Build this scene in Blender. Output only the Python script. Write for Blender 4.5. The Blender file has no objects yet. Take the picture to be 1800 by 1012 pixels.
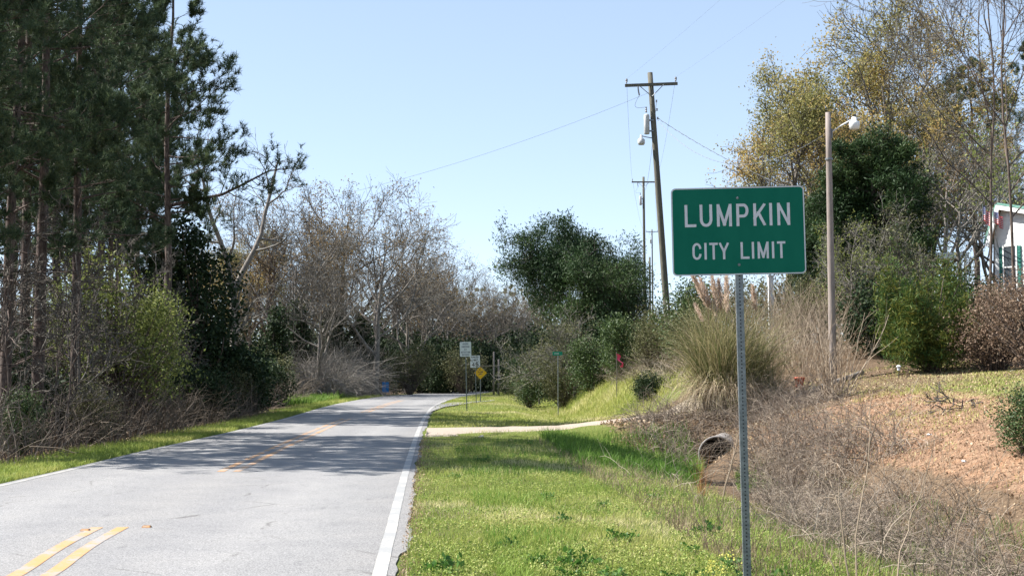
import bpy, math, random
import numpy as np
from mathutils import Vector, Matrix
R = math.radians
SC = bpy.context.scene
COL = SC.collection

# ------------------------------------------------------------------ camera, sky, sun, exposure
FOC, EYE, W0, H0, YH = 2300.0, 1.7, 1800.0, 1012.0, 660.0
PITCH = math.atan((YH - H0 / 2) / FOC)
cam_d = bpy.data.cameras.new('camera'); cam = bpy.data.objects.new('camera', cam_d); COL.objects.link(cam)
cam_d.sensor_width = 36; cam_d.lens = 36 * FOC / W0; cam_d.clip_end = 6000; cam_d.clip_start = 0.1
cam.location = (0, 0, EYE); cam.rotation_euler = (math.pi / 2 + PITCH, 0, 0)
SC.camera = cam

SUN_EL, SUN_TH = R(47), R(10)            # sun stands over the wood beside the road, a little ahead
sdir = Vector((-math.cos(SUN_TH) * math.cos(SUN_EL), math.sin(SUN_TH) * math.cos(SUN_EL), math.sin(SUN_EL)))
world = bpy.data.worlds.new('World'); SC.world = world; world.use_nodes = True
wn = world.node_tree; wn.nodes.clear()
sky = wn.nodes.new('ShaderNodeTexSky'); sky.sky_type = 'NISHITA'; sky.sun_disc = False
sky.sun_elevation = SUN_EL; sky.sun_rotation = math.atan2(sdir.x, sdir.y)
sky.air_density = 0.7; sky.dust_density = 0.2; sky.ozone_density = 3.2; sky.altitude = 1500
bg = wn.nodes.new('ShaderNodeBackground'); bg.inputs[1].default_value = 0.15
gmn = wn.nodes.new('ShaderNodeGamma'); gmn.inputs[1].default_value = 0.52      # evens out the clear sky all round
wo = wn.nodes.new('ShaderNodeOutputWorld')
wn.links.new(sky.outputs[0], gmn.inputs[0]); wn.links.new(gmn.outputs[0], bg.inputs[0]); wn.links.new(bg.outputs[0], wo.inputs[0])
sl = bpy.data.lights.new('sun', 'SUN'); sl.energy = 3.6; sl.angle = R(0.53); sl.color = (1.0, 0.965, 0.91)
so = bpy.data.objects.new('sun', sl); COL.objects.link(so); so.rotation_euler = sdir.to_track_quat('Z', 'Y').to_euler()
SC.view_settings.view_transform = 'Standard'; SC.view_settings.look = 'None'
SC.view_settings.gamma = 1; SC.view_settings.exposure = 1.8; SC.view_settings.use_curve_mapping = False
SC.cycles.max_bounces = 6; SC.cycles.transparent_max_bounces = 6

# ------------------------------------------------------------------ helpers
rngG = np.random.default_rng(11)
cp, sp = math.cos(PITCH), math.sin(PITCH)
def ray(px, py):
    u = (px - W0 / 2) / FOC; v = (H0 / 2 - py) / FOC
    return np.array((u, cp - v * sp, sp + v * cp))
def at(px, py, Y):                        # a pixel at a known distance along Y
    d = ray(px, py); t = Y / d[1]
    return np.array((d[0] * t, Y, EYE + d[2] * t))
def flat(px, py, z=0.0):                  # a pixel on a level ground
    d = ray(px, py); t = (z - EYE) / d[2]
    return np.array((d[0] * t, d[1] * t, z))
def smooth(a, b, x):
    t = np.clip((x - a) / (b - a), 0, 1); return t * t * (3 - 2 * t)
def vnoise(x, y, seed=0):                 # smooth value noise
    xi, yi = np.floor(x).astype(int), np.floor(y).astype(int); fx, fy = x - xi, y - yi
    fx, fy = fx * fx * (3 - 2 * fx), fy * fy * (3 - 2 * fy)
    def h(a, b):
        n = (a * 374761393 + b * 668265263 + seed * 144269) & 0xffffffff
        n = ((n ^ (n >> 13)) * 1274126177) & 0xffffffff
        return ((n ^ (n >> 16)) & 0xffff) / 65535.0
    return (h(xi, yi) * (1 - fx) + h(xi + 1, yi) * fx) * (1 - fy) + (h(xi, yi + 1) * (1 - fx) + h(xi + 1, yi + 1) * fx) * fy
def nrm(v):
    return v / np.maximum(np.linalg.norm(v, axis=-1, keepdims=True), 1e-9)

def build(name, V, faces, mats, tone=None, parent=None, smoothf=False, link=True):
    """V (n,3); faces: list of (int array (m,k), material index)"""
    me = bpy.data.meshes.new(name)
    V = np.asarray(V, np.float32).reshape(-1, 3)
    me.vertices.add(len(V)); me.vertices.foreach_set('co', V.ravel())
    fs = [(np.asarray(f, np.int32), mi) for f, mi in faces if len(f)]
    nl = sum(f.size for f, _ in fs); npoly = sum(len(f) for f, _ in fs)
    me.loops.add(nl); me.polygons.add(npoly)
    me.loops.foreach_set('vertex_index', np.concatenate([f.ravel() for f, _ in fs]))
    st, mi_, o = [], [], 0
    for f, mi in fs:
        st.append(o + np.arange(len(f), dtype=np.int32) * f.shape[1]); mi_.append(np.full(len(f), mi, np.int32)); o += f.size
    me.polygons.foreach_set('loop_start', np.concatenate(st)); me.polygons.foreach_set('material_index', np.concatenate(mi_))
    me.polygons.foreach_set('use_smooth', np.full(npoly, smoothf, bool))
    if tone is not None:
        a = me.attributes.new('tone', 'FLOAT', 'POINT'); a.data.foreach_set('value', np.asarray(tone, np.float32))
    me.update(calc_edges=True); me.validate()
    for m in (mats if isinstance(mats, (list, tuple)) else [mats]): me.materials.append(m)
    return obj(name, me, parent) if link else me
def obj(name, me, parent=None):
    o = bpy.data.objects.new(name, me); COL.objects.link(o)
    if parent is not None: o.parent = parent
    return o
def thing(name, loc=(0, 0, 0), rotz=0.0, scale=1.0, rot=None):
    o = bpy.data.objects.new(name, None); COL.objects.link(o); o.location = [float(c) for c in loc]
    o.rotation_euler = rot if rot else (0, 0, rotz)
    o.scale = scale if isinstance(scale, (tuple, list)) else (scale,) * 3
    o.empty_display_size = 0.2
    return o
def tag(o, label=None, cat=None, group=None, kind=None):
    if label: o['label'] = label
    if cat: o['category'] = cat
    if group: o['group'] = group
    if kind: o['kind'] = kind
    return o

class MB:                                  # collects pieces into one mesh
    def __init__(s): s.V, s.F, s.T, s.n = [], [], [], 0
    def add(s, V, F, mi=0, tone=None):
        V = np.asarray(V, float).reshape(-1, 3); F = np.asarray(F, int)
        s.V.append(V); s.F.append((F + s.n, mi)); s.n += len(V)
        s.T.append(np.full(len(V), 0.5) if tone is None else np.broadcast_to(np.asarray(tone, float), (len(V),)))
        return s
    def box(s, c, d, mi=0, rot=None):
        x, y, z = [q / 2 for q in d]
        V = np.array([(-x,-y,-z),(x,-y,-z),(x,y,-z),(-x,y,-z),(-x,-y,z),(x,-y,z),(x,y,z),(-x,y,z)])
        if rot is not None: V = V @ np.array(rot).T
        return s.add(V + np.array(c), [(3,2,1,0),(4,5,6,7),(0,1,5,4),(1,2,6,5),(2,3,7,6),(3,0,4,7)], mi)
    def lathe(s, prof, c=(0,0,0), k=12, mi=0, axis='z', cap=True):
        a = np.arange(k) * 2 * math.pi / k; V = []
        for r, z in prof: V.append(np.stack([r*np.cos(a), r*np.sin(a), np.full(k, z)], 1))
        V = np.concatenate(V)
        if axis == 'x': V = V[:, [2, 0, 1]]
        if axis == 'y': V = V[:, [1, 2, 0]]
        n = len(prof); i = np.arange(k); j = (i + 1) % k
        F = np.concatenate([np.stack([q*k+i, q*k+j, (q+1)*k+j, (q+1)*k+i], 1) for q in range(n-1)])
        s.add(V + np.array(c), F, mi)
        if cap:
            s.F.append((np.array([np.arange(k)[::-1]]) + s.n - len(V), mi)); s.F.append((np.array([np.arange(k)]) + s.n - k, mi))
        return s
    def tube(s, pts, rad, k=8, mi=0, cap=True):
        pts = np.asarray(pts, float); rad = np.broadcast_to(np.asarray(rad, float), (len(pts),))
        V, F = tubes(pts[None], rad[None], k); s.add(V, F, mi)
        if cap:
            b = s.n - len(V); n = len(pts)
            s.F.append((np.array([np.arange(k)[::-1]]) + b, mi)); s.F.append((np.array([np.arange(k)]) + b + (n-1)*k, mi))
        return s
    def build(s, name, mats, parent=None, smoothf=False, link=True, tone=False):
        return build(name, np.concatenate(s.V), s.F, mats, np.concatenate(s.T) if tone else None, parent, smoothf, link)

def tubes(P, Rd, k):
    """P (M,n,3) polylines, Rd (M,n) radii -> verts, quads"""
    M, n, _ = P.shape
    T = nrm(np.gradient(P, axis=1))
    ref = np.where(np.abs(T[..., 2:3]) > 0.9, np.array((1.0, 0, 0)), np.array((0, 0, 1.0)))
    ref = np.broadcast_to(ref[:, :1], T.shape)
    A = nrm(np.cross(T, ref)); B = np.cross(T, A)
    a = np.arange(k) * 2 * math.pi / k
    V = P[:, :, None] + Rd[..., None, None] * (np.cos(a)[None, None, :, None] * A[:, :, None] + np.sin(a)[None, None, :, None] * B[:, :, None])
    i = np.arange(k); j = (i + 1) % k
    F = np.stack([i, j, j + k, i + k], 1)                                     # one segment
    F = (F[None] + (np.arange(n - 1) * k)[:, None, None]).reshape(-1, 4)
    F = (F[None] + (np.arange(M) * n * k)[:, None, None]).reshape(-1, 4)
    return V.reshape(-1, 3), F

# ------------------------------------------------------------------ materials
def mat(name, col, rough=0.7, metal=0.0, spec=0.5):
    m = bpy.data.materials.new(name); m.use_nodes = True
    b = m.node_tree.nodes['Principled BSDF']; b.inputs['Base Color'].default_value = (*col, 1)
    b.inputs['Roughness'].default_value = rough; b.inputs['Metallic'].default_value = metal
    b.inputs['Specular IOR Level'].default_value = spec
    return m
def N(m, t, **kw):
    n = m.node_tree.nodes.new(t)
    for k, v in kw.items():
        if k.startswith('i_'):
            key = k[2:]; n.inputs[int(key) if key.isdigit() else key.replace('_', ' ')].default_value = v
        else: setattr(n, k, v)
    return n
def L(m, a, b): m.node_tree.links.new(a, b)
def ramp(m, stops, interp='LINEAR'):
    n = m.node_tree.nodes.new('ShaderNodeValToRGB'); e = n.color_ramp.elements; n.color_ramp.interpolation = interp
    while len(e) < len(stops): e.new(0.5)
    for q, (p, c) in zip(e, stops):
        q.position = p; q.color = (*c, 1) if len(c) == 3 else c
    return n
def noisy(name, c1, c2, scale=8, rough=0.8, bump=0.3, stretch=(1, 1, 1), detail=6, lo=0.35, hi=0.65, metal=0.0, c3=None, bdist=0.02, spec=0.3):
    m = mat(name, c1, rough, metal, spec); b = m.node_tree.nodes['Principled BSDF']
    tc = N(m, 'ShaderNodeTexCoord'); mp = N(m, 'ShaderNodeMapping'); mp.inputs['Scale'].default_value = stretch
    L(m, tc.outputs['Object'], mp.inputs[0])
    nz = N(m, 'ShaderNodeTexNoise', i_Scale=scale, i_Detail=detail, i_Roughness=0.65); L(m, mp.outputs[0], nz.inputs['Vector'])
    st = [(lo, c1), (hi, c2)] + ([(min(1, hi + 0.15), c3)] if c3 else [])
    rp = ramp(m, st); L(m, nz.outputs[0], rp.inputs[0]); L(m, rp.outputs[0], b.inputs['Base Color'])
    if bump:
        bp = N(m, 'ShaderNodeBump', i_Strength=bump, i_Distance=bdist); L(m, nz.outputs[0], bp.inputs['Height']); L(m, bp.outputs[0], b.inputs['Normal'])
    return m
def leafm(name, stops, trans=0.25, rough=0.6, spec=0.2):
    m = mat(name, stops[0], rough, 0, spec); nt = m.node_tree; b = nt.nodes['Principled BSDF']
    at_ = N(m, 'ShaderNodeAttribute', attribute_name='tone')
    k = len(stops); rp = ramp(m, [(i / max(1, k - 1), c) for i, c in enumerate(stops)]); L(m, at_.outputs['Fac'], rp.inputs[0])
    L(m, rp.outputs[0], b.inputs['Base Color'])
    if trans:
        t = N(m, 'ShaderNodeBsdfTranslucent'); mx = N(m, 'ShaderNodeMixShader', i_0=trans)
        L(m, rp.outputs[0], t.inputs[0]); L(m, b.outputs[0], mx.inputs[1]); L(m, t.outputs[0], mx.inputs[2])
        L(m, mx.outputs[0], nt.nodes['Material Output'].inputs[0])
    return m

M = {}
M['pine_bark'] = noisy('pine_bark', (0.03, 0.022, 0.019), (0.16, 0.12, 0.10), 5, 0.95, 0.8, (3, 3, 1))
M['grey_bark'] = noisy('grey_bark', (0.09, 0.08, 0.07), (0.27, 0.24, 0.21), 4, 0.9, 0.5, (2, 2, .8))
M['brown_bark'] = noisy('brown_bark', (0.055, 0.042, 0.034), (0.17, 0.13, 0.105), 5, 0.9, 0.5, (2, 2, .8))
M['pale_bark'] = noisy('pale_bark', (0.22, 0.18, 0.14), (0.46, 0.40, 0.33), 4, 0.85, 0.3, (2, 2, .6))
M['twig'] = noisy('twig', (0.06, 0.053, 0.044), (0.14, 0.124, 0.103), 3, 0.9, 0)
M['twig_pale'] = noisy('twig_pale', (0.09, 0.082, 0.07), (0.205, 0.19, 0.163), 3, 0.9, 0)
M['needle'] = leafm('needle', [(0.022, 0.045, 0.026), (0.058, 0.09, 0.044), (0.13, 0.16, 0.075)], 0.3)
M['cedar'] = leafm('cedar', [(0.011, 0.027, 0.010), (0.03, 0.06, 0.02), (0.075, 0.115, 0.036)], 0.2)
M['ivy'] = leafm('ivy', [(0.01, 0.022, 0.01), (0.022, 0.04, 0.015), (0.05, 0.07, 0.025)], 0.15, 0.65, 0.15)
M['glossy'] = leafm('glossy', [(0.025, 0.05, 0.015), (0.06, 0.10, 0.03), (0.13, 0.16, 0.06)], 0.2, 0.55, 0.25)
M['privet'] = leafm('privet', [(0.07, 0.10, 0.03), (0.16, 0.19, 0.05), (0.28, 0.29, 0.09)], 0.4)
M['olive'] = leafm('olive', [(0.05, 0.055, 0.025), (0.11, 0.115, 0.05), (0.2, 0.19, 0.09)], 0.25)
M['gold'] = leafm('gold', [(0.11, 0.125, 0.045), (0.26, 0.245, 0.085), (0.42, 0.32, 0.115), (0.46, 0.27, 0.10)], 0.42)
M['rust'] = leafm('rust', [(0.11, 0.08, 0.04), (0.22, 0.15, 0.07), (0.32, 0.24, 0.12)], 0.3)
M['feather'] = leafm('feather', [(0.02, 0.055, 0.014), (0.055, 0.11, 0.026), (0.13, 0.15, 0.03), (0.2, 0.17, 0.03)], 0.25)
M['redbush'] = leafm('redbush', [(0.07, 0.06, 0.035), (0.15, 0.105, 0.07), (0.24, 0.16, 0.11), (0.31, 0.24, 0.17)], 0.25)
M['grass'] = leafm('grass', [(0.13, 0.19, 0.038), (0.27, 0.33, 0.07), (0.43, 0.43, 0.13), (0.62, 0.56, 0.29)], 0.35)
M['lush'] = leafm('lush', [(0.06, 0.135, 0.022), (0.13, 0.235, 0.04), (0.25, 0.34, 0.07)], 0.35)
M['clover'] = leafm('clover', [(0.10, 0.18, 0.035), (0.25, 0.32, 0.07), (0.52, 0.49, 0.19)], 0.35)
M['weed'] = leafm('weed', [(0.04, 0.105, 0.02), (0.08, 0.17, 0.03), (0.15, 0.26, 0.05)], 0.35, 0.5, 0.3)
M['dry'] = leafm('dry', [(0.16, 0.11, 0.075), (0.28, 0.21, 0.14), (0.42, 0.34, 0.23)], 0.2)
M['brush'] = leafm('brush', [(0.07, 0.062, 0.052), (0.18, 0.16, 0.138), (0.34, 0.31, 0.27)], 0, .85)
M['bramble'] = leafm('bramble', [(0.085, 0.065, 0.05), (0.245, 0.195, 0.15), (0.48, 0.41, 0.32)], 0.0, 0.8)
M['litter'] = leafm('litter', [(0.16, 0.095, 0.055), (0.33, 0.22, 0.13), (0.52, 0.40, 0.27)], 0.15)
M['pampas'] = leafm('pampas', [(0.06, 0.09, 0.025), (0.15, 0.17, 0.06), (0.33, 0.28, 0.15), (0.45, 0.37, 0.23)], 0.3)
M['plume'] = leafm('plume', [(0.42, 0.31, 0.23), (0.58, 0.45, 0.35), (0.7, 0.58, 0.47)], 0.4, 0.9)
M['flower'] = leafm('flower', [(0.5, 0.48, 0.08), (0.7, 0.65, 0.2)], 0.3)
M['galv'] = noisy('galvanised', (0.14, 0.155, 0.165), (0.25, 0.265, 0.275), 30, 0.5, 0.05, metal=0.6, spec=0.5)
M['hole_shade'] = mat('post_hole_shade', (0.03, 0.03, 0.032), 0.8)  # near black, shade put into the colour behind the punched post holes
M['wood_pole'] = noisy('creosote_pole', (0.07, 0.065, 0.05), (0.16, 0.15, 0.115), 6, 0.85, 0.4, (8, 8, .5))
M['grey_pole'] = noisy('weathered_pole', (0.17, 0.14, 0.125), (0.33, 0.28, 0.25), 6, 0.9, 0.4, (10, 10, .4))
M['white_paint'] = noisy('white_paint', (0.68, 0.69, 0.69), (0.8, 0.8, 0.79), 6, 0.5, 0.03)
M['grey_paint'] = noisy('pale_grey_paint', (.42, .42, .41), (.55, .55, .54), 5, .5, .03)
M['porcelain'] = mat('insulator_porcelain', (0.25, 0.24, 0.24), 0.3)
M['wire'] = mat('wire_metal', (0.16, 0.165, 0.17), 0.5, 0.2)
M['black'] = mat('black_plastic', (0.02, 0.02, 0.02), 0.5)

# ------------------------------------------------------------------ road alignment and terrain
def curve(px_pts, step=1.0):
    P = np.array([flat(*p)[:2] for p in px_pts])
    d = np.r_[0, np.cumsum(np.linalg.norm(np.diff(P, axis=0), axis=1))]
    return P, d
RE = np.array([flat(*p)[:2] for p in [(622, 1240), (655, 1060), (688, 930), (713, 830), (733, 765), (743, 740), (750, 728), (764, 713), (792, 701), (830, 694), (880, 689)]])
LE = np.array([flat(*p)[:2] for p in [(-900, 1060), (-240, 912), (0, 855), (160, 818), (270, 791), (400, 762), (500, 737), (600, 709), (680, 696), (760, 690.5), (830, 687.5), (880, 685.2)]])
CE = np.array([flat(*p)[:2] for p in [(-330, 1240), (-35, 1060), (58, 1012), (190, 930), (405, 828), (520, 774), (600, 740), (660, 718), (712, 702.5), (775, 695), (830, 690.5), (880, 687)]])
def ext(P, back=40):                       # run on behind the camera and round the far bend
    a = P[0] - nrm(P[1] - P[0]) * back; e = P[-1] + np.array((9.0, 14.0)); e2 = e + np.array((45.0, 22.0)); e3 = e2 + np.array((90.0, 20.0))
    return np.vstack([a, P, e, e2, e3])
def cr(P, n=14):                           # Catmull-Rom
    Q = np.vstack([2 * P[0] - P[1], P, 2 * P[-1] - P[-2]]); out = []
    for i in range(1, len(Q) - 2):
        for t in np.linspace(0, 1, n, endpoint=False):
            a, b, c, d = Q[i-1:i+3]
            out.append(0.5 * (2*b + (c-a)*t + (2*a-5*b+4*c-d)*t*t + (3*b-a-3*c+d)*t**3))
    return np.vstack([out, Q[-2]])
REc, LEc, CEc = cr(ext(RE)), cr(ext(LE)), cr(ext(CE))
def Xr(Y): return np.interp(Y, REc[:, 1], REc[:, 0])
def Xl(Y): return np.interp(Y, LEc[:, 1], LEc[:, 0])
S1 = [-1, 0, 2, 4, 6.4, 7.6, 8.6, 10, 12, 14.5, 18, 24, 32, 60, 400]
Z1 = [0, 0, -.03, -.12, -.68, -.72, .05, .62, 1.15, 1.62, 1.85, 2.9, 3.7, 5.0, 9]
S2 = [-1, 0, 4, 6.2, 7.2, 8.4, 10, 12.5, 16, 24, 60, 400]
Z2 = [0, 0, -.05, -.45, -.35, .6, 1.7, 2.5, 3.0, 3.6, 5.0, 9]
def terrain(X, Y):
    X = np.asarray(X, float); Y = np.asarray(Y, float)
    s = X - Xr(Y); far = smooth(100, 150, Y); near = smooth(36, 50, Y)
    z1 = np.interp(s, S1, Z1); z2 = np.interp(s, S2, Z2)
    z = z1 * (1 - near) + z2 * near
    z = z * (1 - far) + np.interp(s, [0, 14, 40, 400], [0, 0.1, 2.5, 9]) * far
    drv = np.interp(X, [-4, 1.5, 5, 9, 14, 20], [0, .03, .42, 1.1, 1.75, 2.0]) - 0.62 * np.maximum(0, np.abs(Y - 42.5) - 4.6)
    z = np.where(s > 0, np.maximum(z, drv), z)
    sl_ = Xl(Y) - X
    z = np.where(sl_ > 0, np.interp(sl_, [0, 1.6, 4, 12, 60, 400], [0, -.02, -.12, .1, .6, 4]), z)
    amp = smooth(0.3, 3, np.maximum(s, sl_))
    z = z + amp * (0.10 * (vnoise(X * .45, Y * .45, 3) - .5) + 0.05 * (vnoise(X * 1.7, Y * 1.7, 4) - .5))
    inside = (s < 0) & (sl_ < 0)
    return np.where(inside, -0.10 * smooth(.3, .8, np.minimum(-s, -sl_)), z)
def tz(x, y): return float(terrain(np.array([x]), np.array([y]))[0])
def spot(px, Y, dz=0.0):                   # a thing standing on the ground: column and distance
    x = (px - W0 / 2) / FOC * Y
    for _ in range(3): x = at(px, YH, Y)[0]
    return np.array((x, Y, tz(x, Y) + dz))

gx = np.unique(np.r_[-4000, -1500, -600, np.linspace(-300, -60, 25), np.linspace(-60, -14, 60), np.linspace(-14, 16, 190), np.linspace(16, 45, 60), np.linspace(45, 300, 26), 600, 1500, 4000])
gy = np.unique(np.r_[-2000, -400, -80, np.linspace(-30, 6, 30), np.linspace(6, 60, 240), np.linspace(60, 130, 140), np.linspace(130, 400, 60), 900, 2000, 5000])
GX, GY = np.meshgrid(gx, gy); GZ = terrain(GX, GY)
nx, ny = len(gx), len(gy)
ii = (np.arange(ny - 1)[:, None] * nx + np.arange(nx - 1)[None]).ravel()
GF = np.stack([ii, ii + 1, ii + nx + 1, ii + nx], 1)
GV = np.stack([GX, GY, GZ], -1).reshape(-1, 3)
def cover(X, Y):
    """ground cover: 0 leaf litter / brown, 0.5 bare red clay, 1 grass"""
    s = X - Xr(Y); sl_ = Xl(Y) - X
    g = smooth(-.1, .1, s) * (1 - smooth(4.5, 7.0, s))
    bank = smooth(8.2, 9.2, s) * (1 - smooth(11.5, 13.5, s)) * (1 - smooth(33, 37, Y))
    yard = smooth(11.5, 13, s) * (1 - smooth(16, 18, s)) * (1 - smooth(33, 37, Y))
    gb = smooth(45, 48, Y) * (1 - smooth(9, 13, s)) * (s > 0)
    verge = (1 - smooth(.9, 2.0, sl_)) * (sl_ > 0)
    G = np.clip(np.maximum.reduce([g, gb, verge, .55 * yard]), 0, 1)
    return G, np.clip(bank + .35 * yard, 0, 1)
G_, B_ = cover(GX.ravel(), GY.ravel())
gm = mat('ground_cover', (0.2, 0.15, 0.1), 0.95, 0, 0.1); nt = gm.node_tree; b = nt.nodes['Principled BSDF']
tc = N(gm, 'ShaderNodeTexCoord')
nA = N(gm, 'ShaderNodeTexNoise', i_Scale=1.3, i_Detail=8, i_Roughness=0.7); L(gm, tc.outputs['Object'], nA.inputs['Vector'])
nB = N(gm, 'ShaderNodeTexNoise', i_Scale=14.0, i_Detail=6, i_Roughness=0.75); L(gm, tc.outputs['Object'], nB.inputs['Vector'])
rG = ramp(gm, [(.3, (.06, .085, .018)), (.5, (.11, .14, .03)), (.7, (.2, .19, .06))]); L(gm, nB.outputs[0], rG.inputs[0])
rL = ramp(gm, [(.3, (.055, .038, .025)), (.5, (.13, .09, .058)), (.72, (.24, .17, .11))]); L(gm, nB.outputs[0], rL.inputs[0])
rC = ramp(gm, [(.28, (.10, .062, .042)), (.45, (.225, .135, .085)), (.58, (.325, .21, .135)), (.74, (.36, .285, .2))]); L(gm, nB.outputs[0], rC.inputs[0])
aG = N(gm, 'ShaderNodeAttribute', attribute_name='tone'); aB = N(gm, 'ShaderNodeAttribute', attribute_name='bare')
def edge(a):
    md = N(gm, 'ShaderNodeMath', operation='ADD'); m2 = N(gm, 'ShaderNodeMath', operation='MULTIPLY_ADD'); m2.inputs[1].default_value = 1.1; m2.inputs[2].default_value = -.55
    L(gm, nA.outputs[0], m2.inputs[0]); L(gm, a.outputs['Fac'], md.inputs[0]); L(gm, m2.outputs[0], md.inputs[1])
    r = ramp(gm, [(.35, (0, 0, 0)), (.62, (1, 1, 1))]); L(gm, md.outputs[0], r.inputs[0]); return r
eG, eB = edge(aG), edge(aB)
mx1 = N(gm, 'ShaderNodeMix', data_type='RGBA'); mx2 = N(gm, 'ShaderNodeMix', data_type='RGBA')
nP = N(gm, 'ShaderNodeTexNoise', i_Scale=3.2, i_Detail=7, i_Roughness=0.75); L(gm, tc.outputs['Object'], nP.inputs['Vector'])
rP = ramp(gm, [(.33, (.45, .42, .40)), (.5, (1, 1, 1)), (.66, (1.12, 1.02, .92))]); L(gm, nP.outputs[0], rP.inputs[0])
mP = N(gm, 'ShaderNodeMix', data_type='RGBA', blend_type='MULTIPLY'); mP.inputs[0].default_value = 1; L(gm, rC.outputs[0], mP.inputs[6]); L(gm, rP.outputs[0], mP.inputs[7])
L(gm, eB.outputs[0], mx1.inputs[0]); L(gm, rL.outputs[0], mx1.inputs[6]); L(gm, mP.outputs[2], mx1.inputs[7])
L(gm, eG.outputs[0], mx2.inputs[0]); L(gm, mx1.outputs[2], mx2.inputs[6]); L(gm, rG.outputs[0], mx2.inputs[7])
L(gm, mx2.outputs[2], b.inputs['Base Color'])
bp = N(gm, 'ShaderNodeBump', i_Strength=0.7, i_Distance=0.06); L(gm, nB.outputs[0], bp.inputs['Height']); L(gm, bp.outputs[0], b.inputs['Normal'])
PX, PY, PZ, PR, PA = at(1262, 795, 34.6)[0] - .05, 34.4, -.36, .47, R(14)      # the culvert runs through the bank here
qx, qy = GV[:, 0] - PX, GV[:, 1] - PY; al = qx * math.sin(PA) + qy * math.cos(PA); ac = qx * math.cos(PA) - qy * math.sin(PA)
inpipe = (al > .12) & (al < 6.4) & (np.hypot(ac, GV[:, 2] - PZ) < PR - .01)
GF = GF[~inpipe[GF].all(1)]
go = build('ground', GV, [(GF, 0)], gm, G_, smoothf=True); tag(go, 'grassy roadside ground with ditch, clay bank and leaf litter under the trees', 'ground', kind='structure')
a = go.data.attributes.new('bare', 'FLOAT', 'POINT'); a.data.foreach_set('value', B_.astype(np.float32))

# road sheet: sampled between both edges
def resamp(P, n):
    d = np.r_[0, np.cumsum(np.linalg.norm(np.diff(P, axis=0), axis=1))]; q = np.linspace(0, d[-1], n)
    return np.stack([np.interp(q, d, P[:, 0]), np.interp(q, d, P[:, 1])], 1)
am = mat('asphalt', (0.3, 0.3, 0.3), 0.85, 0, 0.25); b = am.node_tree.nodes['Principled BSDF']
tc = N(am, 'ShaderNodeTexCoord')
n1 = N(am, 'ShaderNodeTexNoise', i_Scale=60.0, i_Detail=5, i_Roughness=0.85); n2 = N(am, 'ShaderNodeTexNoise', i_Scale=1.1, i_Detail=7, i_Roughness=0.7)
n3 = N(am, 'ShaderNodeTexNoise', i_Scale=3.0, i_Detail=4); vo = N(am, 'ShaderNodeTexVoronoi', feature='DISTANCE_TO_EDGE', i_Scale=0.45)
mpv = N(am, 'ShaderNodeMix', data_type='RGBA'); mpv.inputs[0].default_value = 0.12
L(am, tc.outputs['Object'], mpv.inputs[6]); L(am, n3.outputs['Color'], mpv.inputs[7])
for q in (n1, n2, n3): L(am, tc.outputs['Object'], q.inputs['Vector'])
L(am, mpv.outputs[2], vo.inputs['Vector'])
r1 = ramp(am, [(.36, (.09, .088, .088)), (.5, (.236, .232, .23)), (.64, (.395, .386, .374))]); L(am, n1.outputs[0], r1.inputs[0])
r2 = ramp(am, [(.3, (.84, .84, .85)), (.48, (.97, .97, .97)), (.7, (1.06, 1.05, 1.03))]); L(am, n2.outputs[0], r2.inputs[0])
r3 = ramp(am, [(0, (.38, .37, .36)), (.010, (1, 1, 1))]); L(am, vo.outputs['Distance'], r3.inputs[0])
rm = ramp(am, [(.49, (0, 0, 0)), (.6, (.85, .85, .85))]); L(am, n2.outputs[0], rm.inputs[0])
mxc = N(am, 'ShaderNodeMix', data_type='RGBA'); mxc.inputs[6].default_value = (1, 1, 1, 1); L(am, rm.outputs[0], mxc.inputs[0]); L(am, r3.outputs[0], mxc.inputs[7])
ml = N(am, 'ShaderNodeMix', data_type='RGBA', blend_type='MULTIPLY'); ml.inputs[0].default_value = 1; L(am, r1.outputs[0], ml.inputs[6]); L(am, r2.outputs[0], ml.inputs[7])
ml2 = N(am, 'ShaderNodeMix', data_type='RGBA', blend_type='MULTIPLY'); ml2.inputs[0].default_value = 1; L(am, ml.outputs[2], ml2.inputs[6]); L(am, mxc.outputs[2], ml2.inputs[7])
la = N(am, 'ShaderNodeAttribute', attribute_name='tone')
lad = N(am, 'ShaderNodeMath', operation='MULTIPLY_ADD'); lad.inputs[1].default_value = .05; L(am, n3.outputs[0], lad.inputs[0]); L(am, la.outputs['Fac'], lad.inputs[2])
rw4 = ramp(am, [(0, (.92, .91, .9)), (.13, (.90, .90, .91)), (.26, (1.04, 1.035, 1.03)), (.4, (.91, .91, .92)), (.52, (.98, .97, .96)), (.65, (.90, .90, .91)), (.78, (1.04, 1.035, 1.03)), (.9, (.92, .92, .92)), (1, (.88, .87, .86))]); L(am, lad.outputs[0], rw4.inputs[0])
ml3 = N(am, 'ShaderNodeMix', data_type='RGBA', blend_type='MULTIPLY'); ml3.inputs[0].default_value = 1; L(am, ml2.outputs[2], ml3.inputs[6]); L(am, rw4.outputs[0], ml3.inputs[7])
mps = N(am, 'ShaderNodeMapping'); mps.inputs['Scale'].default_value = (1.6, .5, 1); L(am, tc.outputs['Object'], mps.inputs[0])
ns = N(am, 'ShaderNodeTexNoise', i_Scale=1.7, i_Detail=6, i_Roughness=.7); L(am, mps.outputs[0], ns.inputs['Vector'])
rst = ramp(am, [(.62, (1, 1, 1)), (.70, (.72, .72, .73))]); L(am, ns.outputs[0], rst.inputs[0])
ml4 = N(am, 'ShaderNodeMix', data_type='RGBA', blend_type='MULTIPLY'); ml4.inputs[0].default_value = 1; L(am, ml3.outputs[2], ml4.inputs[6]); L(am, rst.outputs[0], ml4.inputs[7])
L(am, ml4.outputs[2], b.inputs['Base Color'])
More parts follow.
